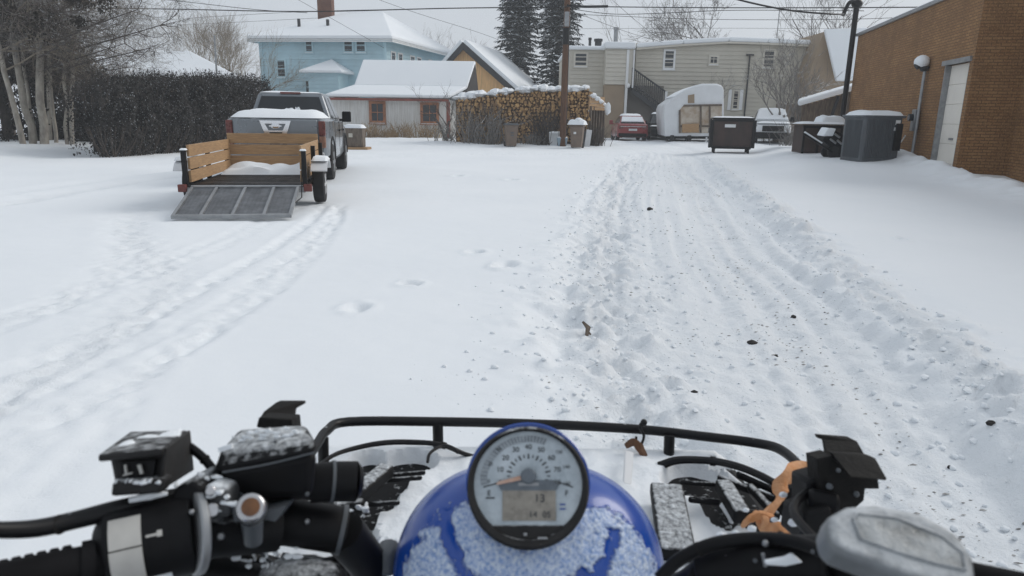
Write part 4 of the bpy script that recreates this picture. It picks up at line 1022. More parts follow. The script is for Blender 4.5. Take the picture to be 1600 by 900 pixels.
# ---- dry weeds and brush along the shed and woodpile
def tuft(name, label, loc, w_, h, mt, seed, n=90, cat='shrub', group=None, spread=.4):
    q = random.Random(seed); m = MB()
    for i in range(n):
        b = V((q.gauss(0, w_ * .35), q.gauss(0, .2), 0)); d = V((q.gauss(0, spread), q.gauss(0, spread), 1)); k = q.uniform(.4, 1) * h
        m.tube([b, b + d * k * .5, b + d * k + V((q.gauss(0, .1), 0, 0))], [.016, .011, .005], 3, cap=False)
        if q.random() < .6: e = b + d * k * .6; m.tube([e, e + V((q.gauss(0, .25), q.gauss(0, .2), .2)) * h], [.009, .004], 3, cap=False)
    o = m.build(name, mt, None, fix=False); o.location = loc; return tag(o, label, cat, group)
gs = 'brush along the foot of the shed and woodpile'
for i, (px, Y, w_, h, mt, lab) in enumerate([(580, 40.5, 1.2, 1.0, 'dry_grass', 'dry tan weeds below the left shed window'), (628, 40.8, 1.6, 1.1, 'dry_grass', 'dry tan weeds between the two shed windows'), (668, 40.4, 1.2, .9, 'dry_grass', 'dry tan weeds below the right shed window'),
        (605, 40.3, .9, .6, 'dry_grass', 'low dry weeds left of the middle of the shed wall'), (700, 36.5, 1.3, 1.2, 'bark_grey', 'grey snowy brush at the shed corner post'), (742, 34.9, 1.2, 2.4, 'bark_grey', 'tall grey brush leaning on the left end of the woodpile'),
        (768, 34.7, 1.0, 1.9, 'bark_grey', 'grey brush against the woodpile left of the lone bin'), (830, 34.9, .8, .7, 'bark_grey', 'low twigs at the woodpile foot right of the lone bin'), (855, 35.0, .8, 2.2, 'bark_dark', 'thin tall twigs against the woodpile beside the pole'), (928, 35.2, .7, 1.3, 'bark_dark', 'dark twigs at the right end of the woodpile'), (1215, 41, 1.0, 1.6, 'bark_grey', 'grey brush right of the white pickup'), (1238, 36, 1.0, 1.4, 'bark_grey', 'grey snowy brush left of the lean-to shed')]):
    tuft('brush' if 'bark' in mt else 'dry_weeds', lab, G0(px, Y) + V((0, 0, gz(G0(px, Y).x, Y) - .05)), w_, h, M[mt], 70 + i, 60 if mt == 'bark_grey' else 110, 'brush', gs)
def fence():
    Y = 43; r = thing('fence', 'grey weathered board fence between the tan house and the lean-to', 'fence', G0(1230, Y)); m = MB(); x0, x1 = pt(1211, 180, Y).x, pt(1275, 180, Y).x; x = x0; i = 0
    while x < x1:
        m.span((x, Y, -.1), (x + .14, Y + .03, pt(1230, 162, Y).z + rnd.uniform(-.08, .05))); x += .155
    m.build('boards', M['wood_old'], r, world=True, smooth=False)
    p = MB(); p.span((x0, Y + .03, .5), (x1, Y + .09, .6)); p.span((x0, Y + .03, 1.5), (x1, Y + .09, 1.6)); p.build('rail', M['wood_old'], r, world=True, smooth=False)
fence()
# ------------------------------------------------------------------ vehicles
def wheel(parent, c, r, wd, rim='silver', side=1, name='wheel'):
    m = MB(); c = V(c); a = V((side, 0, 0))
    prof = [(-.5, .62), (-.5, .90), (-.42, .98), (-.2, 1.0), (.2, 1.0), (.42, .98), (.5, .90), (.5, .62)]
    n = 28; rings = []
    for x, k in prof: rings.append([c + V((x * wd, k * r * math.cos(6.2832 * i / n), k * r * math.sin(6.2832 * i / n))) for i in range(n)])
    m.loft(rings); t = m.build(name, M['rubber'], parent)
    h = MB(); h.cyl(c + a * wd * .35, c + a * wd * .47, r * .60, 20); h.cyl(c + a * wd * .47, c + a * wd * .55, r * .18, 10)
    for i in range(6):
        an = 6.2832 * i / 6; d = V((0, math.cos(an), math.sin(an))); h.box(c + a * wd * .49 + d * r * .36, (wd * .08, r * .16, r * .46), Matrix.Rotation(an, 3, 'X') @ Matrix.Rotation(R(90), 3, 'X') if False else Matrix.Rotation(an - R(90), 3, 'X'))
    h.build('rim', M[rim], t); return t
def body_loft(st):     # stations: y, halfwidth low, halfwidth belt, z low, z belt
    rings = []
    for y, a, b, z0, z1 in st:
        zm = z0 + (z1 - z0) * .55
        rings.append([V(p) for p in ((-a * .92, y, z0), (a * .92, y, z0), (a, y, z0 + .1), (max(a, b) * 1.0, y, zm), (b, y, z1 - .05), (b - .07, y, z1), (-b + .07, y, z1), (-b, y, z1 - .05), (-max(a, b), y, zm), (-a, y, z0 + .1))])
    return rings
def greenhouse(p, y0, y1, y2, y3, hb, ht, zb, zt, mt, glassmat, post=.09):
    b = [V((-hb, y0, zb)), V((hb, y0, zb)), V((hb, y3, zb)), V((-hb, y3, zb))]; t = [V((-ht, y1, zt)), V((ht, y1, zt)), V((ht, y2, zt)), V((-ht, y2, zt))]
    m = MB(); m.hexa(b + t); cab = m.build('cab', mt, p, bevel=.07, seg=3)
    c = (sum(b, V()) + sum(t, V())) / 8
    def pane(i, j, s0, s1, r0, r1, nm, split=None):
        q = MB(); A, B_, D, E = b[i], b[j], t[j], t[i]
        f = lambda s, k: (A.lerp(B_, s)).lerp(E.lerp(D, s), k)
        nn = (B_ - A).cross(E - A).normalized()
        if nn.dot(A - c) < 0: nn = -nn
        qd = [f(s0, r0) + nn * .002, f(s1, r0) + nn * .002, f(s1 - .01, r1) + nn * .002, f(s0 + .01, r1) + nn * .002]
        q.prism(qd, nn * .006); return q.build(nm, glassmat, cab, smooth=False)
    pane(0, 1, .06, .94, .12, .86, 'rear_window'); pane(2, 3, .06, .94, .10, .88, 'windshield')
    for i, j in ((1, 2), (3, 0)):
        pane(i, j, .10, .46, .12, .86, 'side_window'); pane(i, j, .52, .90, .12, .86, 'side_window')
    return cab, b, t
def mirror(p, x, y, z, mt):
    s = 1 if x > 0 else -1; m = MB(); m.box((x + s * .16, y, z + .08), (.22, .12, .26)); m.box((x + s * .03, y, z), (.12, .06, .06)); m.build('mirror', mt, p, bevel=.03)

def pickup(name, label, loc, rz, paint, side, dark, snow_amount=1):
    r = thing(name, label, 'pickup truck', loc, rz); W = .96
    m = MB(); m.loft(body_loft([(0.02, .90, .90, .58, 1.30), (.12, W, W, .50, 1.31), (1.85, W, W, .42, 1.31)])); m.build('bed', paint, r)
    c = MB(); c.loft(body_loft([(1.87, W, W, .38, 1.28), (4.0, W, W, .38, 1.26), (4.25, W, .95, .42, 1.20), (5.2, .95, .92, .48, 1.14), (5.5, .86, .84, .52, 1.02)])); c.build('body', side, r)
    greenhouse(r, 1.9, 2.12, 3.45, 4.3, .90, .70, 1.26, 1.87, paint, M['glass'])
    tg = MB(); tg.span((-.80, -.03, .66), (.80, .03, 1.29)); t = tg.build('tailgate', paint, r, bevel=.02)
    e = MB(); f = -.036
    tr = [(-.30, 1.27), (.30, 1.27), (.20, .98), (-.20, .98)]; ti = [(-.20, 1.21), (.20, 1.21), (.135, 1.08), (-.135, 1.08)]
    for i in range(4):
        a, b = tr[i], tr[(i + 1) % 4]; cc, d = ti[(i + 1) % 4], ti[i]
        e.prism([V((q[0], f, q[1])) for q in (a, b, cc, d)], (0, -.02, 0))
    e.ell((0, f - .012, 1.165), (.085, .014, .062), 16, 8); e.box((0, f - .02, 1.165), (.24, .012, .024))
    e.build('chrome_badge_panel', M['chrome'], t)
    hd = MB(); hd.span((-.12, f - .03, 1.005), (.12, f - .02, 1.045)); hd.build('handle', M['black_plain'], t, bevel=.006)
    for s in (-1, 1):
        l = MB(); l.span((s * .82, -.015, .98), (s * .95, .10, 1.27)); l.build('tail_light', M['red_lens'], r, bevel=.02)
        l = MB(); l.span((s * .82, -.014, .74), (s * .95, .10, .975)); l.build('reverse_light', M['amber_lens'], r, bevel=.02)
        mirror(r, s * .93, 3.75, 1.28, M['black_plain'])
        h = MB(); h.span((s * .58, 5.38, .78), (s * .87, 5.47, 1.02)); h.build('headlight', M['window_glass'], r, bevel=.03)
        d = MB()
        for y in (2.15, 3.2): d.span((s * (W + .005), y + .72, 1.02), (s * (W + .03), y + .92, 1.06))
        d.build('door_handle', M['black_plain'], r)
        d = MB()
        for y in (1.95, 3.02, 4.05): d.span((s * (W - .02), y, .55), (s * (W + .004), y + .014, 1.24))
        d.build('door_seam', M['black_plain'], r, smooth=False)
        for y in (1.22, 4.55):
            wheel(r, (s * .84, y, .40), .40, .27, 'steel_grey', s)
            a = MB(); a.tube([V((s * (W - .005), y + .50 * math.cos(k), .42 + .50 * math.sin(k))) for k in [i * math.pi / 12 for i in range(13)]], .035, 6); a.build('wheel_arch', dark, r)
    b = MB(); b.span((-.92, -.16, .50), (.92, .0, .66)); b.build('rear_bumper', M['steel_grey'], r, bevel=.03)
    b = MB(); b.span((-.92, 5.42, .42), (.92, 5.62, .66)); b.build('front_bumper', dark, r, bevel=.04)
    g = MB(); g.span((-.55, 5.46, .70), (.55, 5.53, 1.0)); g.build('grille', M['black_plain'], r, bevel=.02)
    u = MB(); u.span((-.7, .3, .32), (.7, 5.2, .5)); u.build('chassis', M['black_plain'], r, smooth=False)
    ca = MB(); ca.span((-.22, 2.10, 1.845), (.22, 2.125, 1.885)); ca.build('brake_light', M['red_lens'], r)
    return r
def gloc(px, py, lx, ly, rz):   # object location so that local point (lx, ly) sits on ground pixel
    g = gnd(px, py); c, s = math.cos(rz), math.sin(rz); return V((g.x - (c * lx - s * ly), g.y - (s * lx + c * ly), 0))
TRZ = R(9)
tl = gloc(519, 281, .92, 1.18, TRZ)
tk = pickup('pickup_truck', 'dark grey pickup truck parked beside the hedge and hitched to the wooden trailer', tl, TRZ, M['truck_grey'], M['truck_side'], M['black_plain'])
def truck_snow(r):
    s = MB(); s.snow((0, .96, 1.325), 1.74, 1.75, .16, 3, 16, 10); s.build('bed_cover_snow', M['snow'], r)
    s = MB(); s.snow((0, 2.80, 1.872), 1.34, 1.30, .035, 5); s.build('roof_snow', M['snow'], r)
    s = MB(); s.snow((-.02, 2.0, 1.40), .25, .14, .12, 6, 8, 6); s.snow((.16, 2.0, 1.40), .14, .12, .15, 8, 8, 6); s.build('window_snow', M['snow'], r)
    s = MB(); s.snow((0, 4.8, 1.16), 1.6, 1.1, .06, 7); s.build('hood_snow', M['snow'], r)
truck_snow(tk)

def trailer():
    rz = R(10.5); c0 = V((-3.95, 10.15, 0)); r = thing('utility_trailer', 'black utility trailer with three-board pine sides and its mesh ramp lowered onto the snow', 'trailer', c0, rz)
    Wd, L, zb = .84, 2.85, .345
    f = MB()
    for s in (-1, 1): f.span((s * (Wd - .03), 0, zb - .07), (s * (Wd + .03), L, zb)); 
    for y in (.0, L - .06): f.span((-Wd + .03, y, zb - .07), (Wd - .03, y + .06, zb - .004))
    for x in (-.5, 0, .5): f.span((x - .025, .06, zb - .075), (x + .025, L - .06, zb - .03))
    f.tube([(-.5, L, zb - .05), (0, L + 1.25, zb - .03)], .045, 6); f.tube([(.5, L, zb - .05), (0, L + 1.25, zb - .03)], .045, 6); f.ell((0, L + 1.3, zb), (.07, .12, .07))
    f.build('frame', M['black_paint'], r, smooth=False)
    d = MB(); y = .10
    while y < 2.0: d.span((-Wd + .035, y, zb - .028), (Wd - .035, y + .13, zb + .022)); y += .235
    d.build('deck_slats', M['black_paint'], r, smooth=False)
    sn = MB(); sn.snow((0, 2.38, zb), 1.6, .85, .13, 3, 30, 16, lump=1.1); sn.span((-Wd + .05, .08, zb - .065), (Wd - .05, 2.0, zb + .010)); sn.build('deck_snow', M['snow'], r)
    fr_ = MB(); fr_.span((-Wd, -.02, zb - .09), (Wd, .0, zb - .012)); fr_.build('rear_rail', M['steel_grey'], r, smooth=False)
    for s in (-1, 1):
        for k in range(3):
            b = MB(); z = zb + .06 + k * .185; b.box((s * (Wd - .055), L / 2 + .02, z + .08), (.035, L - .1, .165)); b.build('side_board', M['wood_new'], r, smooth=False, bevel=.004)
        for y in (.03, L * .5, L - .04):
            p = MB(); p.span((s * (Wd - .035), y - .03, zb - .004), (s * (Wd + .03), y + .03, zb + (.54 if y > .1 else .52))); p.build('post', M['black_paint'], r, smooth=False)
        c = MB(); c.snow((s * (Wd - .01), .03, zb + .525), .09, .11, .022, s + 4, 8, 6); c.build('post_snow', M['snow'], r)
        fe = MB(); pts = [(.48 + .80 * i / 8, .58 + .10 * math.sin(math.pi * i / 8) - (.05 if i in (0, 8) else 0)) for i in range(9)]
        fe.loft([[V((s * (Wd + .04), y, z)), V((s * (Wd + .29), y, z)), V((s * (Wd + .29), y, z + .02)), V((s * (Wd + .04), y, z + .02))] for y, z in pts]); fe.build('fender', M['white_paint'], r, smooth=False)
        fs = MB(); fs.snow((s * (Wd + .165), .88, .685), .25, .6, .06, s + 6, 8, 12); fs.build('fender_snow', M['snow'], r)
        wheel(r, (s * (Wd + .13), .90, .30), .30, .18, 'white_dirty', s)
        t = MB(); t.box((s * (Wd + .04), -.02, zb - .02), (.12, .07, .11)); t.build('tail_light', M['red_lens'], r, bevel=.01)
    for k in range(3):
        b = MB(); z = zb + .12 + k * .20; b.box((0, L - .06, z + .09), (1.6, .035, .18)); b.build('front_board', M['wood_new'], r, smooth=False, bevel=.004)
    ax = MB(); ax.tube([(-Wd - .1, .88, .31), (Wd + .1, .88, .31)], .035, 8); ax.build('axle', M['black_paint'], r)
    # lowered mesh ramp
    y1, z1, y0, z0 = -.01, zb - .03, -1.12, .03; dv = V((0, y0 - y1, z0 - z1)); n = V((0, -dv.z, dv.y)).normalized() * -1
    if n.z < 0: n = -n
    rp = MB(); w = .74
    o = V((0, y1, z1))
    for x in (-w, -.40, 0, .40, w): 
        a = o + V((x, 0, 0)); rp.prism([a + V((-.02, 0, 0)), a + V((.02, 0, 0)), a + V((.02, 0, 0)) + dv, a + V((-.02, 0, 0)) + dv], n * .045)
    for t in (0.02, .98): a = o + dv * t; rp.prism([a + V((-w, 0, 0)) - dv * .018, a + V((w, 0, 0)) - dv * .018, a + V((w, 0, 0)) + dv * .018, a + V((-w, 0, 0)) + dv * .018], n * .048)
    ramp = rp.build('ramp', M['steel_grey'], r, smooth=False)
    g = MB()
    for i in range(56):
        a = o + dv * (.04 + .92 * i / 55) + n * .012
        for k in range(26):
            x0 = -w + .02 + (2 * w - .04) * k / 26; x1 = x0 + (2 * w - .04) / 26; j = 1 if (k + i) % 2 else -1
            g.prism([a + V((x0, 0, 0)) + dv * .006 * j, a + V((x1, 0, 0)) - dv * .006 * j, a + V((x1, 0, 0)) + dv * (.009 - .006 * j), a + V((x0, 0, 0)) + dv * (.009 + .006 * j)], n * .01)
    g.build('ramp_mesh', M['mesh_grey'], ramp, smooth=False, fix=False)
    pl = MB(); pl.prism([o + V((-w + .02, 0, 0)), o + V((w - .02, 0, 0)), o + V((w - .02, 0, 0)) + dv, o + V((-w + .02, 0, 0)) + dv], n * .008); pl.build('ramp_backing', M['ramp_back'], ramp, smooth=False) if False else None
    ch = MB(); ch.tube([(Wd - .03, .02, zb + .4), (Wd - .02, -.35, .22), (w, -.7, .16)], .008, 5); ch.build('ramp_cable', M['black_plain'], r)
M['ramp_back'] = mat('snowy_ramp_metal', (.09, .095, .10), .6, .3, 5, snow=.26, snow_scale=5, snow_soft=.2)
trailer()

# ---- distant cars
def hatch(name, label, loc, rz, paint, W=.88, L=4.2, H=1.46, snow=True):
    r = thing(name, label, 'car', loc, rz)
    m = MB(); m.loft(body_loft([(0, W * .86, W * .84, .32, .92), (.12, W, W * .97, .24, 1.0), (1.0, W, W, .20, .98), (2.9, W, W, .20, .93), (3.8, W, W * .93, .22, .80), (L, W * .8, W * .76, .3, .66)])); m.build('body', paint, r)
    greenhouse(r, .18, .75, 2.2, 3.15, W * .90, W * .68, .95, H, paint, M['glass'])
    for s in (-1, 1):
        t = MB(); t.span((s * W * .62, -.03, .70), (s * W * .93, .12, .90)); t.build('tail_light', M['red_lens'], r, bevel=.03)
        t = MB(); t.span((s * W * .5, L - .10, .52), (s * W * .8, L - .02, .66)); t.build('headlight', M['window_glass'], r, bevel=.02)
        mirror(r, s * W * .95, 2.7, .98, paint)
        for y in (.75, 3.3): wheel(r, (s * (W - .1), y, .31), .31, .2, 'steel_grey', s)
    b = MB(); b.span((-W * .92, -.08, .26), (W * .92, .08, .46)); b.build('bumper', M['black_plain'], r, bevel=.04)
    p = MB(); p.span((-.24, -.045, .60), (.24, -.015, .72)); p.build('licence_plate', M['white_dirty'], r)
    st = MB(); st.span((-W * .82, -.04, .82), (W * .82, -.01, .86)); st.build('trim_strip', M['silver'], r)
    g = MB(); g.span((-W * .45, L - .04, .36), (W * .45, L + .01, .56)); g.build('grille', M['black_plain'], r)
    s = MB(); s.snow((0, 1.5, H - .01), W * 1.32, 1.5, .12, 4); s.build('roof_snow', M['snow'], r)
    s = MB(); s.prism([V((-W * .74, .34, 1.08)), V((W * .74, .34, 1.08)), V((W * .66, .66, 1.36)), V((-W * .66, .66, 1.36))], (0, -.05, .05)); s.build('window_snow', M['snow'], r, bevel=.02)
    s = MB(); s.snow((0, 3.5, .84), W * 1.7, .9, .06, 5); s.build('hood_snow', M['snow'], r)
    return r
g = G0(989, 40.5); g.z = gz(g.x, g.y) - .02
hatch('red_car', 'small red hatchback seen from behind beside the tan house staircase', g, R(-2), M['red_paint'])
g = G0(1031, 46.5); g.z = gz(g.x, 43.5) - .02
hatch('black_car', 'dark snow-covered car mostly hidden between the red hatchback and the camper', g + V((0, .5, 0)), R(172), M['black_paint'], .88, 4.3, 1.6)
g = G0(1197, 43.2); g.z = gz(g.x, 38) - .02
wp = pickup('white_pickup', 'white pickup facing the lot with snow over its windshield, behind the brown dumpster', g, R(164), M['white_paint'], M['white_paint'], M['black_plain'])
def wp_snow(r):
    s = MB(); s.snow((0, 2.8, 1.872), 1.38, 1.4, .10, 5); s.build('roof_snow', M['snow'], r)
    s = MB(); s.prism([V((-.82, 4.24, 1.32)), V((.82, 4.24, 1.32)), V((.68, 3.52, 1.85)), V((-.68, 3.52, 1.85))], (0, .05, .06)); s.build('windshield_snow', M['snow'], r, bevel=.02)
    s = MB(); s.snow((0, 4.9, 1.13), 1.75, 1.15, .10, 7); s.build('hood_snow', M['snow'], r)
wp_snow(wp)

def camper():
    Y = 38.5; r = thing('camper_trailer', 'white round-nosed camper trailer with torn tan side panels parked before the tan house', 'camper', G0(1085, Y))
    P = lambda px, py, y=Y: pt(px, py, y)
    prof = [(1039, 213), (1037, 170), (1040, 162), (1055, 151), (1070, 142), (1086, 135), (1098, 132), (1121, 132), (1129, 135), (1131, 141), (1131, 205), (1131, 213)]
    m = MB(); m.prism([P(*q) for q in prof], (.5, 4.6, 0)); m.build('shell', M['white_paint'], r, world=True, bevel=.05, seg=2, sharp=50)
    k = MB(); q = [P(1062, 208, Y - .03), P(1062, 172, Y - .03), P(1068, 165, Y - .03), P(1128, 164, Y - .03), P(1128, 208, Y - .03)]; k.prism(q, (0, .06, 0)); pan = k.build('side_panel', M['plank_brown'], r, world=True, smooth=False)
    f = MB()
    for a, b in (((1062, 208), (1062, 172)), ((1068, 165), (1128, 164)), ((1095, 208), (1095, 165)), ((1109, 208), (1109, 165)), ((1062, 197), (1128, 197))): f.tube([P(*a, Y - .07), P(*b, Y - .07)], .05, 4)
    f.build('panel_frame', M['wood_old'], r, world=True, smooth=False)
    b = MB(); b.prism([P(1066, 207, Y - .12), P(1066, 194, Y - .12), P(1092, 193, Y - .12), P(1092, 207, Y - .12)], (0, .07, 0)); b.build('lower_board', M['wood_new'], r, world=True, smooth=False)
    w_ = MB(); w_.prism([P(1075, 161, Y - .03), P(1075, 149, Y - .03), P(1085, 147, Y - .03), P(1085, 161, Y - .03)], (0, .06, 0)); w_.build('window', M['tan_brown'], r, world=True, smooth=False)
    s = MB(); tp = [P(*q) for q in prof[3:9]]
    s.loft([[p + V((0, .15, -.02)), p + V((.4, 4.4, -.02)), p + V((.4, 4.4, .05)), p + V((0, .15, .05))] for p in tp]); s.build('roof_snow', M['snow'], r, world=True, bevel=.03)
    c = MB(); c.hexa([P(1040, 217, Y + .1), P(1132, 217, Y + .1), P(1132, 217, Y + .1) + V((.4, 4, 0)), P(1040, 217, Y + .1) + V((.4, 4, 0)), P(1040, 209, Y + .1), P(1132, 209, Y + .1), P(1132, 209, Y + .1) + V((.4, 4, 0)), P(1040, 209, Y + .1) + V((.4, 4, 0))]); c.build('chassis', M['black_plain'], r, world=True, smooth=False)
    for px in (1050, 1077, 1122):
        a = P(px, 216); wheel(r, (a.x - r.location.x, .25, .36), .36, .22, 'steel_grey', -1)
    j = MB(); a = P(1104, 214, Y - .1); j.tube([a, V((a.x, a.y, 0))], .05, 6); j.box((a.x, a.y, .05), (.3, .3, .05)); j.build('stabiliser_jack', M['white_dirty'], r, world=True)
camper()

# ---- bins and yard things
def wheelie(label, loc, rz, lid, group='brown wheeled bins in front of the woodpile'):
    r = thing('wheeled_bin', label, 'bin', loc, rz, group)
    m = MB(); m.loft([[V((-a, -b, z)), V((a, -b, z)), V((a, b, z)), V((-a, b, z))] for a, b, z in ((.24, .25, .06), (.30, .34, .98), (.325, .37, .99), (.325, .37, 1.03))]); m.build('body', M['bin_brown'], r, bevel=.025)
    l = MB(); l.loft([[V((-a, -b, z)), V((a, -b, z)), V((a, b, z)), V((-a, b, z))] for a, b, z in ((.335, .40, 1.03), (.335, .40, 1.07), (.28, .3, 1.11))]); l.build('lid', M[lid], r, bevel=.02)
    for s in (-1, 1):
        w_ = MB(); w_.cyl((s * .2, .28, .13), (s * .29, .28, .13), .13, 14); w_.build('wheel', M['rubber'], r)
    h = MB(); h.tube([(-.25, .4, .96), (-.25, .46, .98), (.25, .46, .98), (.25, .4, .96)], .018, 6); h.build('handle', M['black_plain'], r)
    return r
g = gnd(798, 231); g.z = gz(g.x, g.y) - .02
b1 = wheelie('brown wheeled bin with closed grey lid standing alone before the woodpile', g, R(8), 'ac_grey')
p = MB()
for z in (.55, .68): p.box((.02, -.325, z), (.16, .012, .05))
p.build('embossed_mark', M['ac_grey'], b1)
g = gnd(901, 233); g.z = gz(g.x, g.y) - .02
b2 = wheelie('brown wheeled bin topped with a mound of snow right of the utility pole', g, R(-14), 'bin_brown')
s = MB(); s.snow((0, 0, 1.10), .84, .92, .22, 5); s.ell((.05, .05, 1.32), (.18, .2, .10), jit=.1); s.build('lid_snow', M['snow'], b2)
p = MB(); p.box((-.06, -.33, .72), (.12, .012, .10)); p.build('white_sticker', M['trim_white'], b2)

def small_boxes():
    g = gnd(873, 231); g.z = gz(g.x, g.y) - .03
    r = thing('white_carton', 'white snowy carton between the utility pole and the snow-topped bin', 'box', g + V((-.15, .5, 0)))
    m = MB(); m.span((-.33, -.3, 0), (.33, .3, .62)); m.build('body', M['white_dirty'], r, bevel=.015)
    s = MB(); s.snow((0, 0, .62), .7, .64, .08, 3); s.build('snow', M['snow'], r)
    r = thing('blue_tub', 'pale blue plastic tub in front of the white carton', 'tub', g + V((.16, -.05, 0)))
    m = MB(); m.loft([[V((-a, -b, z)), V((a, -b, z)), V((a, b, z)), V((-a, b, z))] for a, b, z in ((.2, .15, 0), (.25, .19, .36), (.27, .21, .37), (.27, .21, .41))]); m.build('body', M['pale_blue_bin'], r, bevel=.02)
    s = MB(); s.snow((0, 0, .41), .5, .38, .06, 2); s.build('snow', M['snow'], r)
    g = gnd(919, 232); g.z = gz(g.x, g.y) - .02; r = thing('white_board', 'narrow white board leaning upright right of the snow-topped bin', 'board', g + V((0, .3, 0)), R(15))
    m = MB(); m.box((0, 0, .42), (.28, .07, .86), Matrix.Rotation(R(7), 3, 'Y')); m.build('board', M['white_dirty'], r, smooth=False)
    m = MB(); m.box((-.21, .05, .40), (.16, .12, .78)); m.build('dark_backing', M['dark_trim'], r, smooth=False)
    g = gnd(843, 227); g.z = gz(g.x, g.y) - .02; r = thing('bird_bath', 'small dark pedestal bird bath capped with snow beside the pole', 'bird bath', g)
    m = MB(); m.tube([(0, 0, 0), (0, 0, .08), (0, 0, .12), (0, 0, .42), (0, 0, .5), (0, 0, .56)], [.2, .2, .07, .06, .2, .25], 14); m.build('pedestal', M['ac_grey'], r)
    s = MB(); s.ell((0, 0, .60), (.27, .27, .13)); s.build('snow_cap', M['snow'], r)
    Y = 29.5; a = pt(551, 200, Y); r = thing('brown_crate', 'brown cabinet-like crate with snowy top on a timber base beyond the pickup mirror', 'crate', (a.x, Y, gz(a.x, Y) - .03))
    m = MB(); m.span((-.40, 0, .14), (.40, .6, .92)); m.build('body', M['wood_old'], r, bevel=.02)
    k = MB(); k.box((-.1, -.012, .62), (.16, .02, .16)); k.build('pale_mark', M['tan_light'], r)
    k = MB(); k.span((-.48, -.12, 0), (.62, .7, .13)); k.build('base', M['wood_new'], r, smooth=False)
    s = MB(); s.snow((0, .3, .92), .9, .74, .14, 3); s.build('snow', M['snow'], r)
small_boxes()
def dumpster():
    g = gnd(1140, 241); g.z = gz(g.x, g.y) - .02; r = thing('dumpster', 'dark brown steel dumpster on casters in the middle of the far lot', 'dumpster', g, R(-13))
    w0, w1 = .80, .84
    m = MB(); m.hexa([V((-w0, -.48, .2)), V((w0, -.48, .2)), V((w0, .6, .2)), V((-w0, .6, .2)), V((-w1, -.62, 1.42)), V((w1, -.62, 1.42)), V((w1, .66, 1.42)), V((-w1, .66, 1.42))]); m.build('body', M['dumpster'], r, bevel=.02)
    k = MB()
    for s in (-1, 1):
        k.span((s * (w1 - .05), -.64, .25), (s * (w1 + .09), -.40, 1.40)); k.span((s * (w1 + .0), -.4, .85), (s * (w1 + .12), .5, 1.05)); k.span((s * (w1 - .02), .45, .2), (s * (w1 + .07), .68, 1.44))
    k.span((-w1, -.66, 1.34), (w1, -.60, 1.44)); k.span((-w0, -.54, .20), (w0, -.47, .30)); k.build('ribs', M['black_paint'], r, bevel=.012)
    l = MB(); l.span((-.87, -.64, 1.445), (.87, .68, 1.50)); lid = l.build('lid', M['black_plain'], r, bevel=.015)
    s = MB(); s.snow((0, 0, 1.50), 1.70, 1.30, .05, 4); s.build('lid_snow', M['snow'], lid)
    t = MB(); t.box((-.12, -.625, 1.16), (.44, .02, .13), Matrix.Rotation(R(-6.5), 3, 'X')); t.build('white_sticker', M['trim_white'], r, smooth=False)
    for x in (-.7, .7):
        for y in (-.45, .5):
            c = MB(); c.cyl((x - .04, y, .10), (x + .04, y, .10), .11, 14); c.box((x, y, .2), (.12, .16, .06)); c.build('caster', M['black_plain'], r)
dumpster()
def ac_unit():
    _, P0, d, n, xf, zt = BR
    c = pt(1357, 240, 20.2); z0 = gz(c.x, c.y); r = thing('air_conditioner', 'big dark grey ribbed air conditioner with snow on its flat top by the brick wall', 'air conditioner', (c.x, c.y, z0 - .04), R(9))
    H = pt(1357, 184, 19.8).z - z0 + .04
    m = MB(); ring = []
    hw, hd = .58, .50
    def rr(cx, cy, rad, a0): return [(cx + rad * math.cos(a0 + i * math.pi / 8), cy + rad * math.sin(a0 + i * math.pi / 8)) for i in range(5)]
    ring = rr(hw - .08, hd - .08, .08, 0) + rr(-hw + .08, hd - .08, .08, math.pi / 2) + rr(-hw + .08, -hd + .08, .08, math.pi) + rr(hw - .08, -hd + .08, .08, 1.5 * math.pi)
    m.loft([[V((x * k, y * k, z)) for x, y in ring] for k, z in ((1.01, 0), (1.0, .05), (1.0, H - .08), (1.0, H))]); m.build('casing', M['ac_grey'], r, sharp=50)
    v = MB()
    for i in range(15):
        x = -hw + .10 + (2 * hw - .36) * i / 14; v.box((x, -hd - .002, H * .52), (.02, .04, H * .86))
    for i in range(16):
        y = -hd + .16 + (2 * hd - .32) * i / 15; v.box((-hw - .002, y, H * .52), (.04, .02, H * .86))
    v.build('louvres', M['ac_grey'], r, smooth=False)
    l = MB(); l.span((-hw - .04, -hd - .04, H), (hw + .06, hd + .04, H + .07)); l.build('top', M['ac_grey'], r, bevel=.03)
    s = MB(); s.snow((0.01, 0, H + .07), 1.26, 1.08, .13, 3); s.build('snow', M['snow'], r)
    p = MB(); p.box((hw - .17, -hd - .012, H - .12), (.14, .02, .13)); p.box((hw - .22, -hd - .012, H - .30), (.10, .02, .09)); p.box((hw - .12, -hd - .012, H - .36), (.09, .02, .07)); p.build('white_label', M['trim_white'], r, smooth=False)
    e = MB(); e.box((hw - .13, -hd - .03, H - .52), (.2, .08, .75)); e.build('electrical_panel', M['black_paint'], r, bevel=.01)
ac_unit()
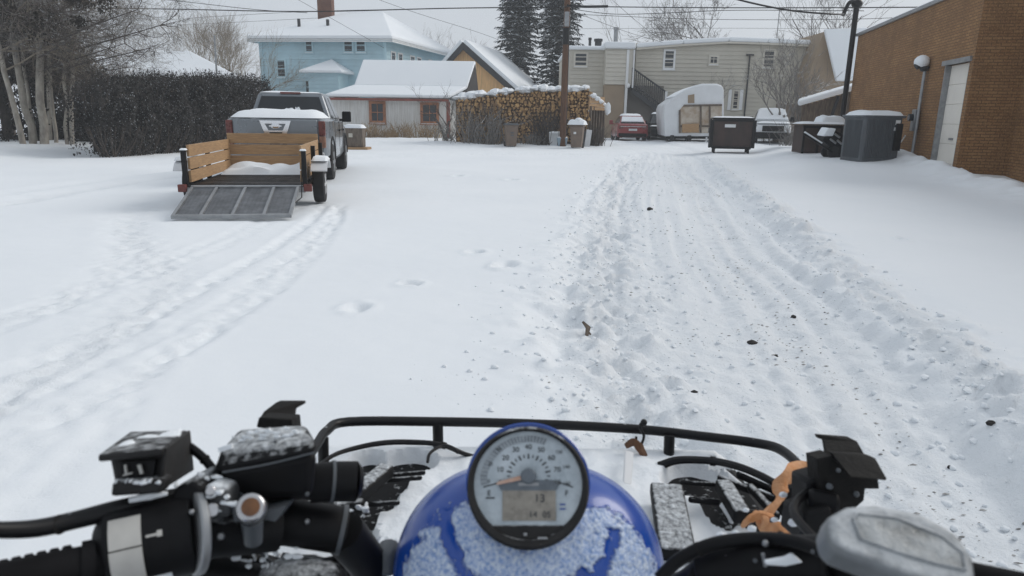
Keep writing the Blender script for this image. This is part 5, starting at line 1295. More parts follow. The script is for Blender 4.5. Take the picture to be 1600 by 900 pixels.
def left_of_ac():
    Y = 24.3; a = pt(1282, 230, Y); z0 = gz(a.x, Y) - .05; r = thing('brown_bin', 'low rusty brown steel bin with snowy board lid left of the air conditioner', 'bin', (a.x, Y, z0), R(3))
    w_ = (pt(1308, 220, Y).x - pt(1249, 220, Y).x) / 2; H = pt(1282, 196, Y).z - z0
    m = MB(); m.span((-w_, 0, .05), (w_, .8, H)); m.build('body', M['dumpster'], r, bevel=.015)
    k = MB()
    for x in (-w_, -w_ * .2, w_ * .5): k.span((x - .03, -.04, .03), (x + .04, .0, H))
    k.span((-w_ - .05, -.05, H - .09), (w_, .0, H)); k.build('ribs', M['black_paint'], r, smooth=False)
    l = MB(); l.span((-w_ - .14, -.15, H + .002), (w_ + .2, .85, H + .05)); l.build('lid', M['wood_old'], r, smooth=False)
    s = MB(); s.snow((0, .3, H + .05), 2 * w_ + .3, 1.0, .07, 3); s.snow((w_ * .6, .35, H + .1), .9, .7, .22, 8); s.build('snow', M['snow'], r)
    Y = 21.6; P = lambda px, py, y=Y: pt(px, py, y)
    a = P(1300, 240); z0 = gz(a.x, Y) - .02
    r = thing('snow_blower', 'black snow blower with snow-topped engine and slanting handle left of the air conditioner', 'snow blower', (a.x, Y, z0))
    h = MB()
    for dy in (0, .5): h.tube([P(1256, 209, Y + dy * .9), P(1283, 226, Y + dy), P(1300, 238, Y + dy)], .032, 6)
    h.tube([P(1256, 209, Y), P(1256, 209, Y + .45)], .032, 6); h.build('handle', M['black_plain'], r, world=True)
    hs = MB(); hs.tube([P(1257, 206.5, Y + .02), P(1271, 215.5, Y + .02), P(1284, 224, Y + .02)], .035, 6); hs.build('handle_snow', M['snow'], r, world=True)
    e = MB(); e.prism([P(1286, 220), P(1296, 199), P(1318, 210), P(1318, 232), P(1305, 236)], (0, .55, 0)); eng = e.build('engine', M['black_plain'], r, world=True, bevel=.03)
    for (x0, y0), (x1, y1) in (((1304, 209), (1312, 215)), ((1297, 217), (1306, 224)), ((1308, 219), (1315, 225))):
        q = MB(); q.tube([P(x0, y0, Y - .02), P(x1, y1, Y - .02)], .035, 5); q.build('cooling_fin', M['steel_grey'], eng, world=True)
    s = MB(); s.prism([P(1286, 213, Y - .02), P(1294, 200, Y - .02), P(1307, 201, Y - .02), P(1302, 213, Y - .02)], (0, .5, .02)); s.build('engine_snow', M['snow'], r, world=True, bevel=.03)
    cx = P(1303, 240).x - r.location.x
    for dy in (.05, .5):
        w_ = MB(); n = 18; c = V((cx, dy, .19))
        w_.loft([[c + V((kk * .19 * math.cos(6.283 * i / n), t, kk * .19 * math.sin(6.283 * i / n))) for i in range(n)] for kk, t in ((.5, -.06), (.92, -.06), (1, -.03), (1, .03), (.92, .06), (.5, .06))]); w_.build('wheel', M['rubber'], r)
    u = MB(); u.tube(spline([P(1310, 240, Y + .1), P(1311, 232, Y + .1), P(1318, 228, Y + .1)]), .06, 6); u.span((cx + .12, -.05, .02), (cx + .62, .6, .40)); u.build('auger_housing', M['black_plain'], r) if False else None
    b = MB(); b.span((cx + .12, -.02, .02), (cx + .55, .6, .38)); b.build('auger_housing', M['black_plain'], r, bevel=.03)
left_of_ac()

for i, (px, py, sz, lab) in enumerate([(1177, 520, .034, 'dark stone lying in the middle of the driven lane'), (1241, 485, .026, 'small dark stone beyond the other one, toward the right rut'), (1085, 600, .022, 'small dark stone nearest the quad rack in the lane'), (1016, 323, .05, 'dark pebble far up the lane, left of its centre'), (1543, 683, .02, 'tiny dark stone in the right rut near the right edge'), (1214, 537, .02, 'tiny dark stone just right of the largest stone'), (1490, 706, .016, 'tiny dark speck of gravel left of the stone near the right edge')]):
    g = gnd(px, py); q = random.Random(i); m = MB(); m.ell((0, 0, 0), (sz, sz * .8, sz * .6), 8, 5, .25, i); o = m.build('stone', M['stone']); o.location = (g.x, g.y, gz(g.x, g.y) + sz * .2); tag(o, lab, 'stone', 'stones dropped in the lane')
# twig-like clod beside the lane's left edge
g = gnd(917, 508); m = MB(); m.tube([(0, 0, -.02), (.01, 0, .05), (-.03, .01, .09)], [.012, .02, .008], 6); m.tube([(0, 0, .03), (.03, 0, .0)], [.012, .006], 5)
o = m.build('broken_stick', M['wood_old']); o.location = (g.x, g.y, gz(g.x, g.y)); tag(o, 'short broken stick poking from the snow clumps at the left side of the lane', 'stick')
# ------------------------------------------------------------------ the quad bike in the foreground
def podmat():
    m, t, b = newmat('blue_plastic_under_snow')
    tc = t.new('ShaderNodeTexCoord').outputs['Object']
    at = t.new('ShaderNodeAttribute'); at.attribute_name = 'snow'
    n1 = t.noise(tc, 75, 6, .7); n2 = t.noise(tc, 260, 3, .6)
    k = t.math('ADD', at.outputs['Fac'], t.math('MULTIPLY', t.math('SUBTRACT', n2, .5), .8))
    fac = t.ramp(k, .18, .86)
    sc = t.mix(t.ramp(n2, .35, .65), (.24, .36, .64), (.66, .74, .86))
    c = t.mix(fac, (.010, .065, .34), sc); t.lk(c, b.inputs['Base Color'])
    t.lk(t.ramp(fac, 0, 1, .25, .8), b.inputs['Roughness']); b.inputs['Coat Weight'].default_value = .25
    bp = t.new('ShaderNodeBump'); bp.inputs['Strength'].default_value = .6; bp.inputs['Distance'].default_value = .006
    t.lk(t.math('MULTIPLY', fac, t.math('ADD', n1, n2)), bp.inputs['Height']); t.lk(bp.outputs[0], b.inputs['Normal'])
    return m
M['pod'] = podmat()
M['dial'] = mat('frosted_dial', (.58, .64, .68), .5, .22, 38, col2=(.33, .385, .42), bump=.2)
M['dial_band'] = mat('dial_grey_band', (.16, .18, .20), .5, .5, 90, col2=(.36, .40, .43))
M['screen_bar'] = mat('dial_slate_bar', (.14, .165, .19), .4, .2, 60)
M['deck'] = mat('black_rack_plastic', (.008, .008, .009), .6, .3, 20, snow=.10, snow_scale=60, spec=.2)
RX, RU, RW = RM @ V((1, 0, 0)), RM @ V((0, 1, 0)), RM @ V((0, 0, 1))
def px(d): return d / F
ATV = thing('quad_bike', 'blue and black quad bike seen from the rider seat, dusted with snow', 'quad bike', (0, .5, 0))
def B(mb, name, m, parent=None, **k): return mb.build(name, M[m] if isinstance(m, str) else m, parent or ATV, world=True, **k)
def qt(mb, pts, rpx, n=8, sp=True, k=5):      # tube through (px,py,depth), radius in px at that depth
    w_ = [Q(*p) for p in pts]; rr = [rpx] * len(pts) if not isinstance(rpx, (list, tuple)) else rpx
    rs = [r * p[2] / F for r, p in zip(rr, pts)]
    if sp and len(pts) > 2:
        line = spline(w_, k); rl = []
        for i in range(len(line)):
            t = i / k; j = min(len(rs) - 2, int(t)); rl.append(rs[j] + (rs[j + 1] - rs[j]) * (t - j))
        mb.tube(line, rl, n)
    else: mb.tube(w_, rs, n)
    return mb
def qp(mb, pts, d, thick):                  # outline at a depth, thickened away from the viewer; d may be a list
    w_ = [Q(p[0], p[1], d if len(p) == 2 else p[2]) for p in pts]; mb.prism(w_, -RW * thick); return mb
# --- rack
m = MB(); qt(m, [(440, 775, .88), (494, 696, 1.06), (511, 673, 1.12), (545, 659, 1.17), (690, 659, 1.21), (850, 663, 1.22), (1000, 671, 1.22), (1100, 682, 1.20), (1180, 692, 1.17), (1222, 704, 1.12), (1262, 742, 1.02), (1300, 790, .92)], 7.6, 12)
rack = B(m, 'front_rack', 'black_paint')
for a, b, d in (((505, 684), (506, 745), 1.10), ((684, 660), (685, 712), 1.21), ((1046, 680), (1044, 742), 1.20), ((1252, 735), (1262, 800), 1.02)):
    m = MB(); qt(m, [(*a, d), (*b, d)], 8.4, 10); B(m, 'rack_post', 'black_paint', rack)
m = MB(); qt(m, [(480, 742, 1.0), (520, 712, 1.08), (560, 699, 1.12), (600, 692, 1.14), (640, 691, 1.16), (690, 695, 1.17), (735, 712, 1.18), (800, 722, 1.2), (950, 722, 1.2), (1040, 724, 1.19)], [3, 3.5, 4.2, 4.6, 4.6, 4.2, 3.5, 3.5, 3.8, 5], 8)
qt(m, [(1030, 728, 1.16), (1060, 719, 1.15), (1110, 720, 1.14), (1150, 728, 1.1), (1190, 744, 1.06), (1240, 772, 1.0)], [7, 6.5, 6, 6, 6, 6], 8)
qt(m, [(668, 722, 1.1), (672, 708, 1.12), (690, 697, 1.15), (706, 699, 1.15), (716, 708, 1.15)], 2.6, 6)
B(m, 'inner_rail', 'black_paint', rack)
# --- plastic deck with snow lying on it
dz = Q(684, 708, 1.21).z - .012
def gq(x, y, z=dz): r = ray(x, y); return CAMLOC + r * ((z - CAMLOC.z) / r.z)
yb = gq(800, 716).y
m = MB(); m.hexa([V((-.42, .42, dz - .05)), V((.44, .42, dz - .05)), V((.40, yb, dz - .05)), V((-.36, yb, dz - .05)), V((-.42, .42, dz)), V((.44, .42, dz)), V((.40, yb, dz)), V((-.36, yb, dz))]); B(m, 'front_deck', 'deck', bevel=.015)
holes = [(576, 741, 22, 11), (640, 739, 32, 11), (604, 772, 26, 17), (592, 802, 22, 12), (565, 832, 18, 20), (520, 800, 40, 40), (1088, 768, 40, 17), (1116, 808, 17, 24), (1166, 784, 30, 17), (1215, 800, 42, 26), (540, 760, 24, 10), (1180, 830, 30, 14), (632, 760, 16, 7), (560, 868, 22, 16), (1140, 742, 26, 6), (1200, 775, 24, 12)]
hw_ = []
for a, b, rx, ry in holes:
    c = gq(a, b); hw_.append((c.x, c.y, abs(gq(a + rx, b).x - c.x), abs(gq(a, b - ry).y - c.y) + .004))
vs = []; nx, ny = 190, 110
xs = [-.40 + .82 * i / nx for i in range(nx + 1)]; ys = [.50 + (yb + .02 - .50) * j / ny for j in range(ny + 1)]
hh = []
for y in ys:
    for x in xs:
        n_ = mnoise.noise(V((x * 16, y * 16, 2))) * .5 + mnoise.noise(V((x * 45, y * 45, 5))) * .35
        h = .024 + .010 * n_
        for cx, cy, ax, ay in hw_:
            k = ((x - cx) / ax) ** 2 + ((y - cy) / ay) ** 2
            h = min(h, -.018 + .030 * (k - .75 + .9 * n_ * .5))
        e = min((x + .39) / .04, (.40 - x) / .04, (yb + .015 - y) / .02, 1) ; h = min(h, -.008 + .034 * max(0, e))
        vs.append(V((x, y, dz + max(h, -.012)))); hh.append(h)
fs = []
for j in range(ny):
    for i in range(nx):
        a = j * (nx + 1) + i; q4 = (a, a + 1, a + nx + 2, a + nx + 1)
        if max(hh[k] for k in q4) > -.006: fs.append(q4)
m = MB(); m.add(vs, fs); B(m, 'deck_snow', 'snow', fix=False)
def bar(a, b, wpx, d0, d1, th=.02):
    A, Bq = Q(*a, d0), Q(*b, d1); A.z = max(A.z, dz + .012); Bq.z = max(Bq.z, dz + .012); dv = (Bq - A).normalized(); sd_ = dv.cross(UP).normalized() * wpx * d0 / F * .5; t = UP * th
    m = MB(); m.hexa([A - sd_, A + sd_, Bq + sd_, Bq - sd_, A - sd_ + t, A + sd_ + t, Bq + sd_ + t, Bq - sd_ + t]); B(m, 'rack_slat', 'black_frost', rack, bevel=.004)
bar((606, 742), (548, 792), 26, 1.06, .98); bar((1128, 766), (1160, 820), 26, 1.04, .96); bar((1040, 772), (1058, 880), 50, 1.04, .90)
bar((1120, 752), (1215, 788), 9, 1.06, 1.02, .012); bar((1150, 746), (1230, 782), 7, 1.06, 1.02, .012); bar((560, 757), (660, 750), 7, 1.05, 1.06, .008); bar((575, 792), (625, 789), 7, 1.0, 1.0, .008); bar((470, 780), (560, 770), 18, .98, 1.0)
bar((480, 810), (570, 800), 16, .93, .95); bar((430, 850), (560, 852), 18, .85, .88)
bar((1075, 785), (1125, 790), 8, 1.02, 1.02, .01); bar((540, 752), (665, 742), 6, 1.07, 1.08, .008); bar((1062, 758), (1200, 764), 6, 1.05, 1.05, .008); bar((1170, 765), (1215, 815), 12, 1.03, .97, .012); bar((585, 752), (520, 812), 14, 1.05, .95, .012)

# --- body, wheels, seat below (out of the picture)
m = MB(); m.loft([[V((-a, y, z0)), V((a, y, z0)), V((a, y, z1)), V((-a, y, z1))] for y, a, z0, z1 in ((-.75, .30, .50, .70), (-.3, .22, .38, .66), (.35, .20, .38, .66), (.6, .30, .42, dz - .06), (yb - .04, .30, .5, dz - .06))]); B(m, 'body', 'black_plain', bevel=.03)
m = MB(); m.loft([[V((-a, y, .70)), V((a, y, .70)), V((a * .8, y, z)), V((-a * .8, y, z))] for y, a, z in ((-.75, .19, .88), (-.4, .17, .84), (.0, .13, .84), (.28, .10, .86))]); B(m, 'seat', 'black_plain', bevel=.04)
for s in (-1, 1):
    for y in (.92, -.42):
        w_ = wheel(ATV, (s * .40, y - .5, .30), .31, .21, 'black_paint', s)
    m = MB(); m.loft([[V((s * .26, y, z)), V((s * .50, y, z)), V((s * .50, y, z + .02)), V((s * .26, y, z + .02))] for y, z in ((-.85, .55), (-.7, .66), (-.42, .70), (-.15, .64), (-.05, .5))]); B(m, 'rear_fender', 'blue', bevel=.008)
m = MB(); m.tube([(0, .60, dz - .1), (0.02, .58, .95)], .03, 10); B(m, 'steering_column', 'black_plain')
# --- headlight pod
PC = Q(826, 908, .745); sp = .745 / F
def sgn(v, e): return math.copysign(abs(v) ** e, v)
vs = []; fs = []; nu, nv = 260, 170; snowv = []
for j in range(nv + 1):
    la = -math.pi / 2 + math.pi * j / nv
    for i in range(nu):
        lo = 2 * math.pi * i / nu; e1, e2 = .86, .9
        x = sgn(math.cos(la), e1) * sgn(math.cos(lo), e2); w__ = sgn(math.cos(la), e1) * sgn(math.sin(lo), e2); y = sgn(math.sin(la), e1)
        U, Vv = x * 210, y * 184           # in pod pixels
        gx_, gy_ = U, Vv - 148              # relative to the gauge centre
        rg = math.hypot(gx_, gy_); rim = max(0, 1 - (abs(U / 210) ** 2.25 + abs(Vv / 184) ** 2.25) ** (1 / 2.25))
        s_ = min(1, max(0, (rim - .055) / .10))                                  # bare blue along the outer rim
        s_ *= min(1, max(0, ((158 if U < 0 else 148) - Vv) / 10 + .2))           # shoulders are bare
        crease = 0
        ang = math.degrees(math.atan2(gy_, gx_))
        if -175 < ang < -118 : crease = math.exp(-((rg - 122) / 11) ** 2)
        if -62 < ang < -15: crease = math.exp(-((rg - 122) / 11) ** 2)
        if -120 < ang < -45: crease = max(crease, .95 * math.exp(-((rg - 108) / 12) ** 2) * (1 if ang > -100 else .5))
        s_ = s_ * (1 - .9 * crease)
        if w__ > 0: pass
        p = PC + RX * (x * 210 * sp) + RU * (y * 184 * sp) + RW * (w__ * .105 * (1 - .035 * crease))
        g1 = mnoise.noise(p * 90); g2 = mnoise.noise(p * 210 + V((3, 1, 2))); g3 = mnoise.noise(p * 480)
        k = s_ * 1.15 - .42 + .50 * g1 + .34 * g2 + .22 * g3 + .06
        cov = min(1, max(0, (k + .02) / .62)); cov = cov * cov * (3 - 2 * cov) if s_ > .05 else 0
        p = p + (RX * x + RU * y + RW * w__).normalized() * cov * (.0010 + .0011 * g2 + .0008 * g1)
        s_ = cov
        vs.append(p); snowv.append(s_)
for j in range(nv):
    for i in range(nu):
        a, b = j * nu + i, j * nu + (i + 1) % nu; fs.append((a, b, b + nu, a + nu))
m = MB(); m.add(vs, fs); pod = B(m, 'headlight_pod', 'pod', sharp=80)
at = pod.data.attributes.new('snow', 'FLOAT', 'POINT'); at.data.foreach_set('value', snowv)
# --- gauge: local frame u, v, w
GO = Q(825, 757, .650); gs = .650 / F
GT = Matrix((RX, RU, RW)).transposed(); 
GW = -(ray(825, 757).normalized()); GX_ = (RX - GW * RX.dot(GW)).normalized(); GU = GW.cross(GX_)
RWs = RW; 
def gp(u, v, w_=0): return GO + GX_ * (u * gs) + GU * (v * gs * .955) + GW * (w_ * gs)
def circ(r, w_, n=64, cy=0, k=1.0): return [gp(r * math.cos(6.2832 * i / n), cy + r * k * math.sin(6.2832 * i / n), w_) for i in range(n)]
m = MB(); m.loft([circ(102, -110, cy=-2), circ(101, -40, cy=2), circ(99, -22, cy=3), circ(97, -20, cy=3)]); B(m, 'gauge_hood', 'blue')
m = MB(); m.loft([circ(86, -40, cy=-4), circ(95, -40, cy=-4, k=1.02), circ(96, -10, cy=-4, k=1.02), circ(95, 4, cy=-4, k=1.02), circ(92, 9, cy=-3), circ(86, 6, cy=0), circ(84.5, -4, cy=1)], cap=False)
seg = [gp(84 * math.cos(a), 84 * math.sin(a) - 1, 1) for a in [R(-131 + 82 * i / 20) for i in range(21)]]; m.prism(seg, -RW * .02)
gauge = B(m, 'gauge', 'black_matte', sharp=50)
m = MB(); m.loft([circ(86, -8, cy=1), circ(86, -3, cy=1)]); dial = B(m, 'dial', 'dial', gauge)
m = MB(); hub = (1, 14)
def gtext(s, u, v, size, w_=-2.2):
    tv, tf = textmb(s, size * 1.35, .3); m.add([gp(u + p.x, v + p.y, w_ + p.z) for p in tv], tf)
for i in range(9):
    a = R(194 - 26 * i); r_ = 46; gtext(str(10 * i), hub[0] + r_ * math.cos(a), hub[1] + r_ * math.sin(a), 8.5)
for i in range(17):
    a = R(194 - 13 * i); ca, sa = math.cos(a), math.sin(a); r0, r1, wd = (27, 35, 1.2) if i % 2 == 0 else (29, 34, .8)
    m.prism([gp(hub[0] + r * ca + t * sa, hub[1] + r * sa - t * ca, -2.6) for r, t in ((r0, wd), (r1, wd), (r1, -wd), (r0, -wd))], RW * .0004)
for i in range(9):
    a = R(188 - 25 * i); r_ = 63 if i < 5 else 61; 
    if hub[1] + r_ * math.sin(a) < 66: gtext(str(20 * i), hub[0] + r_ * math.cos(a), hub[1] + r_ * math.sin(a), 5.5)
gtext('E', -61, -14, 9); gtext('F', 60, -14, 9)
m.prism([gp(*q, -2.6) for q in ((-70, -5), (-42, 3), (-42, 5), (-70, -3))], RW * .0004); m.prism([gp(*q, -2.6) for q in ((-66, -22), (-52, -22), (-52, -20), (-66, -20))], RW * .0004)
m.prism([gp(*q, -2.6) for q in ((70, -5), (46, 3), (46, 5), (70, -3))], RW * .0004)
B(m, 'dial_markings', 'dial_ink', dial, smooth=False)
m = MB()
for i in range(26):
    a0, a1 = R(192 - 5 * i), R(192 - 5 * (i + 1) + 1.0); f = lambda a, r: gp(hub[0] + r * math.cos(a), max(-8, hub[1] + r * math.sin(a)) * 1.0, -2.8)
    ro = min(78, 76 - max(0, math.sin((a0 + a1) / 2)) * 11); m.prism([f(a0, ro - 11), f(a1, ro - 11), f(a1, ro), f(a0, ro)], RW * .0002)
B(m, 'scale_band', 'dial_band', dial, smooth=False)
m = MB(); m.prism([gp(*q, -2.4) for q in ((-46, -1), (-36, 7), (38, 7), (48, -1), (44, -9), (-42, -9))], RW * .001); B(m, 'screen_bar', 'screen_bar', dial, smooth=False)
m = MB(); m.prism([gp(*q, -1) for q in ((-15, -2), (17, -2), (17, 3), (-15, 3))], RW * .0003); B(m, 'pale_strip', 'steel_grey', dial, smooth=False)
m = MB(); m.prism([gp(*q, -2.2) for q in ((-40, -56), (43, -56), (43, -9), (-40, -9))], RW * .0008); lcd = B(m, 'screen', 'lcd', dial, smooth=False)
m = MB(); gtext('13', 18, -22, 13, .2); gtext('14  05', 18, -47, 10, .2); B(m, 'screen_digits', 'dial_ink', lcd, smooth=False)
m = MB()
for v_ in (-32, -39): m.prism([gp(*q, -2.4) for q in ((49, v_), (58, v_), (58, v_ + 2), (49, v_ + 2))], RW * .0004)
B(m, 'blue_dashes', 'blue', dial, smooth=False)
m = MB(); m.prism([gp(*q, 1.2) for q in ((1, 17), (-46, 5), (-50, 1), (-46, 0), (1, 10))], RW * .0008); B(m, 'needle', 'needle_orange', gauge, smooth=False)
m = MB(); m.loft([[gp(hub[0] + r * math.cos(6.2832 * i / 20), hub[1] - 1 + r * math.sin(6.2832 * i / 20), w_) for i in range(20)] for r, w_ in ((12.5, -2), (12.5, 5), (10, 7))]); B(m, 'needle_hub', 'screen_bar', gauge)
m = MB(); m.prism([gp(*q, 7) for q in ((-7, -78), (-2, -78), (-2, -74), (-7, -74))], RW * .001); m.prism([gp(*q, 7) for q in ((14, -83), (30, -83), (28, -80), (15, -80))], RW * .001); B(m, 'bezel_marks', 'steel_grey', gauge, smooth=False)
# --- left handlebar end
m = MB(); qt(m, [(-90, 930, .50), (60, 898, .53), (165, 878, .56)], 31, 16); qt(m, [(128, 884, .55), (150, 880, .555)], 37, 16, sp=False)
for i in range(7): qt(m, [(-20 + i * 20, 913 - i * 4.4, .515 + i * .005), (-10 + i * 20, 911 - i * 4.4, .518 + i * .005)], 32.4, 16, sp=False)
B(m, 'left_grip', 'rubber_dry')
m = MB(); qt(m, [(166, 862, .575), (176, 858, .576), (305, 828, .60)], [44, 66, 64], 24, sp=False); sw = B(m, 'switch_housing', 'black_plain', bevel=.003)
m = MB()
def wrap(x0, x1, a0, a1, rr):       # patch wrapped on the switch housing
    A, Bq = Q(176, 858, .576), Q(305, 828, .60); ax = (Bq - A); L = ax.length; ax.normalize(); e1 = RW - ax * RW.dot(ax); e1.normalize(); e2 = ax.cross(e1) * -1
    if e2.dot(RU) < 0: e2 = -e2
    n = 8; f = lambda t, a, r: A + ax * (t * L) + (e1 * math.cos(a) + e2 * math.sin(a)) * r * .576 / F
    rings = [[f(x0, R(a0 + (a1 - a0) * i / n), rr - 4), f(x1, R(a0 + (a1 - a0) * i / n), rr - 4), f(x1, R(a0 + (a1 - a0) * i / n), rr), f(x0, R(a0 + (a1 - a0) * i / n), rr)] for i in range(n + 1)]
    m.loft(rings)
wrap(.05, .42, 12, 52, 68); wrap(.05, .42, -34, 10, 70.5); B(m, 'switch_cover', 'grey_label', sw)
m = MB(); wrap(.47, .62, 19, 22, 66.5); wrap(.60, .66, 17, 25, 67); B(m, 'switch_pointer', 'grey_label', sw)
m = MB(); wrap(.05, .7, -52, -40, 68); B(m, 'housing_snow', 'snow', sw)
m = MB(); qt(m, [(297, 830, .592), (312, 827, .597)], 68, 24, sp=False); B(m, 'clamp_ring', 'steel_grey', sw, bevel=.002)
m = MB(); qt(m, [(312, 833, .61), (430, 820, .65)], 40, 20, sp=False); B(m, 'lever_perch', 'black_frost')
m = MB(); qt(m, [(-60, 824, .50), (0, 828, .52), (60, 825, .54), (120, 812, .56), (180, 797, .575), (245, 783, .59), (300, 772, .61)], [13, 13, 14, 14, 15, 15, 13], 12); lev = B(m, 'brake_lever', 'black_paint')
m = MB(); qt(m, [(202, 782, .57), (235, 774, .575), (262, 771, .58)], [4, 7, 3], 8); B(m, 'lever_snow', 'snow', lev)
m = MB(); qp(m, [(262, 790), (272, 762), (300, 748), (318, 762), (312, 800), (280, 812)], .585, .05); B(m, 'pivot_block', 'black_frost', bevel=.004)
m = MB(); qp(m, [(310, 766), (330, 756), (357, 762), (360, 808), (316, 816)], .59, .04); cb = B(m, 'clamp_block', 'icy_metal', bevel=.004)
m = MB(); qt(m, [(331, 798, .60), (331, 797, .582)], 11, 12, sp=False); qt(m, [(329, 768, .60), (329, 767, .582)], 8, 12, sp=False); B(m, 'bolt', 'silver', cb, bevel=.001)
# mode switch box with hood
f0, f1 = .575, .665
m = MB(); A = [Q(170, 712, f0), Q(262, 706, f0), Q(252, 770, f0), Q(182, 772, f0)]; Bk = [Q(206, 690, f1), Q(291, 676, f1), Q(297, 738, f1), Q(215, 745, f1)]
m.hexa([A[3], A[2], Bk[2], Bk[3], A[0], A[1], Bk[1], Bk[0]]); bx_ = B(m, 'switch_box', 'black_matte', bevel=.004)
m = MB(); H_ = [Q(153, 710, f0 - .015), Q(255, 700, f0 - .015), Q(293, 672, f1 + .005), Q(203, 674, f1 + .005)]; m.prism(H_, -RU * .0065); hd_ = B(m, 'hood', 'black_matte', bx_, bevel=.002)
m = MB(); H2 = [Q(255, 700, f0 - .012), Q(293, 672, f1 + .003), Q(299, 735, f1), Q(246, 768, f0 - .004)]; m.prism(H2, RX * .003); B(m, 'hood_side', 'black_matte', bx_, bevel=.002)
m = MB(); qp(m, [(174, 752), (258, 748), (250, 772), (171, 777)], f0 - .012, .016); B(m, 'lip', 'black_matte', bx_, bevel=.003)
m = MB(); qp(m, [(187, 722), (243, 719), (238, 752), (192, 754)], f0 - .0045, .004); rc = B(m, 'switch_face', 'black_plain', bx_, smooth=False)
m = MB(); qp(m, [(193.5, 727), (196, 726), (198, 740), (195, 740)], f0 - .0085, .002); qp(m, [(192, 742), (206, 738), (206, 740), (192, 744)], f0 - .0085, .002); qp(m, [(214, 727), (219, 726), (223, 740), (219, 741)], f0 - .0085, .002); B(m, 'switch_symbol', 'grey_label', rc, smooth=False)
m = MB()
for u, v_, rx, ry, d in ((194, 699, 12, 3.5, .592), (228, 690, 22, 2.5, .62), (262, 684, 18, 3, .63), (272, 680, 8, 3, .645)): m.ell(Q(u, v_, d) + RU * .001, (rx * d / F, .012, ry * d / F * .7), 10, 6, .12)

for i in range(22): m.ell(Q(rnd.uniform(180, 252), 753 + rnd.uniform(-2.5, 2.5), .563 + rnd.uniform(0, .008)), (rnd.uniform(.001, .004), .003, rnd.uniform(.0008, .0022)), 7, 4, .25, i)
o = B(m, 'hood_snow', 'snow', bx_); o['kind'] = 'stuff'
# brake fluid reservoir
m = MB(); m.hexa([Q(350, 786, .615), Q(490, 782, .615), Q(480, 770, .675), Q(360, 772, .675), Q(340, 732, .607), Q(497, 702, .607), Q(488, 690, .675), Q(350, 716, .675)]); rs_ = B(m, 'brake_reservoir', 'black_plain', bevel=.010, seg=3)
m = MB(); m.hexa([Q(334, 741, .602), Q(498, 708, .602), Q(490, 698, .675), Q(346, 726, .675), Q(340, 703, .614), Q(493, 684, .614), Q(478, 662, .668), Q(376, 668, .668)]); ld = B(m, 'reservoir_lid', 'black_frost', rs_, bevel=.007, seg=3)
m = MB(); qt(m, [(348, 738, .600), (420, 725, .600), (492, 707, .603)], 1.6, 6); B(m, 'lid_seam', 'ac_grey', rs_)
m = MB(); qt(m, [(485, 755, .66), (520, 752, .665), (558, 752, .67)], [30, 31, 31], 20, sp=False); qt(m, [(556, 752, .67), (564, 752, .672)], [31, 22], 20, sp=False); cy = B(m, 'master_cylinder', 'black_plain', rs_)
m = MB(); qt(m, [(517, 752, .664), (522, 752, .665)], 32.5, 20, sp=False); B(m, 'cylinder_ring', 'ac_grey', cy)
m = MB(); qp(m, [(340, 700), (362, 694), (362, 701), (342, 707)], .600, .004); m.ell(Q(470, 680, .64), (.008, .004, .004), 8, 5, .1)
for i in range(26): 
    u = rnd.uniform(362, 470); v_ = 683 - (u - 362) * .10 + rnd.uniform(-8, 8); m.ell(Q(u, v_, .628), (rnd.uniform(.001, .005), .002, rnd.uniform(.001, .002)), 6, 4, .2, i)
o = B(m, 'lid_snow', 'snow', rs_); o['kind'] = 'stuff'
def clip(pts_top, pts_lip, d):
    m = MB(); qp(m, pts_top, d, .03); qp(m, pts_lip, d + .005, .004); return m
m = MB(); m.prism([Q(404, 655, .76), Q(412, 643, .77), Q(432, 628, .80), Q(473, 628, .80), Q(474, 632, .80), Q(459, 640, .79), Q(456, 664, .76)], -RW * .012)
qp(m, [(400, 668), (404, 652), (456, 655), (458, 675)], .74, .03); B(m, 'left_bracket', 'black_dry', bevel=.002)
# knob, sleeve, boots, cables
m = MB(); qt(m, [(393, 796, .60), (392, 793, .572)], [24, 22], 24, sp=False); kb = B(m, 'choke_knob', 'silver', bevel=.002)
m = MB(); qt(m, [(392, 793, .58), (391.5, 792, .570)], 14, 20, sp=False); B(m, 'knob_centre', 'rust', kb)
m = MB(); qt(m, [(394, 812, .59), (396, 846, .60)], [17, 14], 12, sp=False); qp(m, [(362, 788), (374, 784), (376, 815), (366, 815)], .59, .02); qp(m, [(408, 800), (448, 790), (430, 815), (412, 812)], .60, .03); B(m, 'knob_body', 'ac_grey', kb)
m = MB(); qt(m, [(415, 815, .66), (450, 815, .67), (535, 828, .69)], [26, 36, 36], 20, sp=False); sl_ = B(m, 'handlebar', 'black_plain')
m = MB(); qt(m, [(530, 827, .689), (537, 828, .69)], 38, 20, sp=False); B(m, 'sleeve_ring', 'ac_grey', sl_)
m = MB(); qt(m, [(535, 830, .70), (575, 880, .74), (600, 930, .76), (826, 960, .80), (1040, 930, .74), (1120, 886, .68)], [34, 30, 26, 26, 26, 28], 14); B(m, 'handlebar_centre', 'black_plain', sl_)
m = MB(); qt(m, [(296, 698, .66), (318, 716, .655), (345, 748, .65), (375, 775, .66), (390, 830, .70), (420, 890, .74), (440, 930, .78)], 7, 8); B(m, 'cable', 'black_plain')
m = MB(); qt(m, [(500, 770, .72), (520, 800, .72), (540, 840, .74), (548, 900, .76)], 9, 8); B(m, 'cable', 'black_plain')
m = MB(); qt(m, [(440, 870, .72), (490, 880, .72), (540, 868, .72), (560, 840, .72)], 7, 8); B(m, 'cable', 'black_plain')
m = MB(); qt(m, [(330, 840, .66), (380, 870, .70), (470, 890, .74), (560, 880, .78), (600, 862, .8)], 14, 10); B(m, 'cable', 'black_plain')
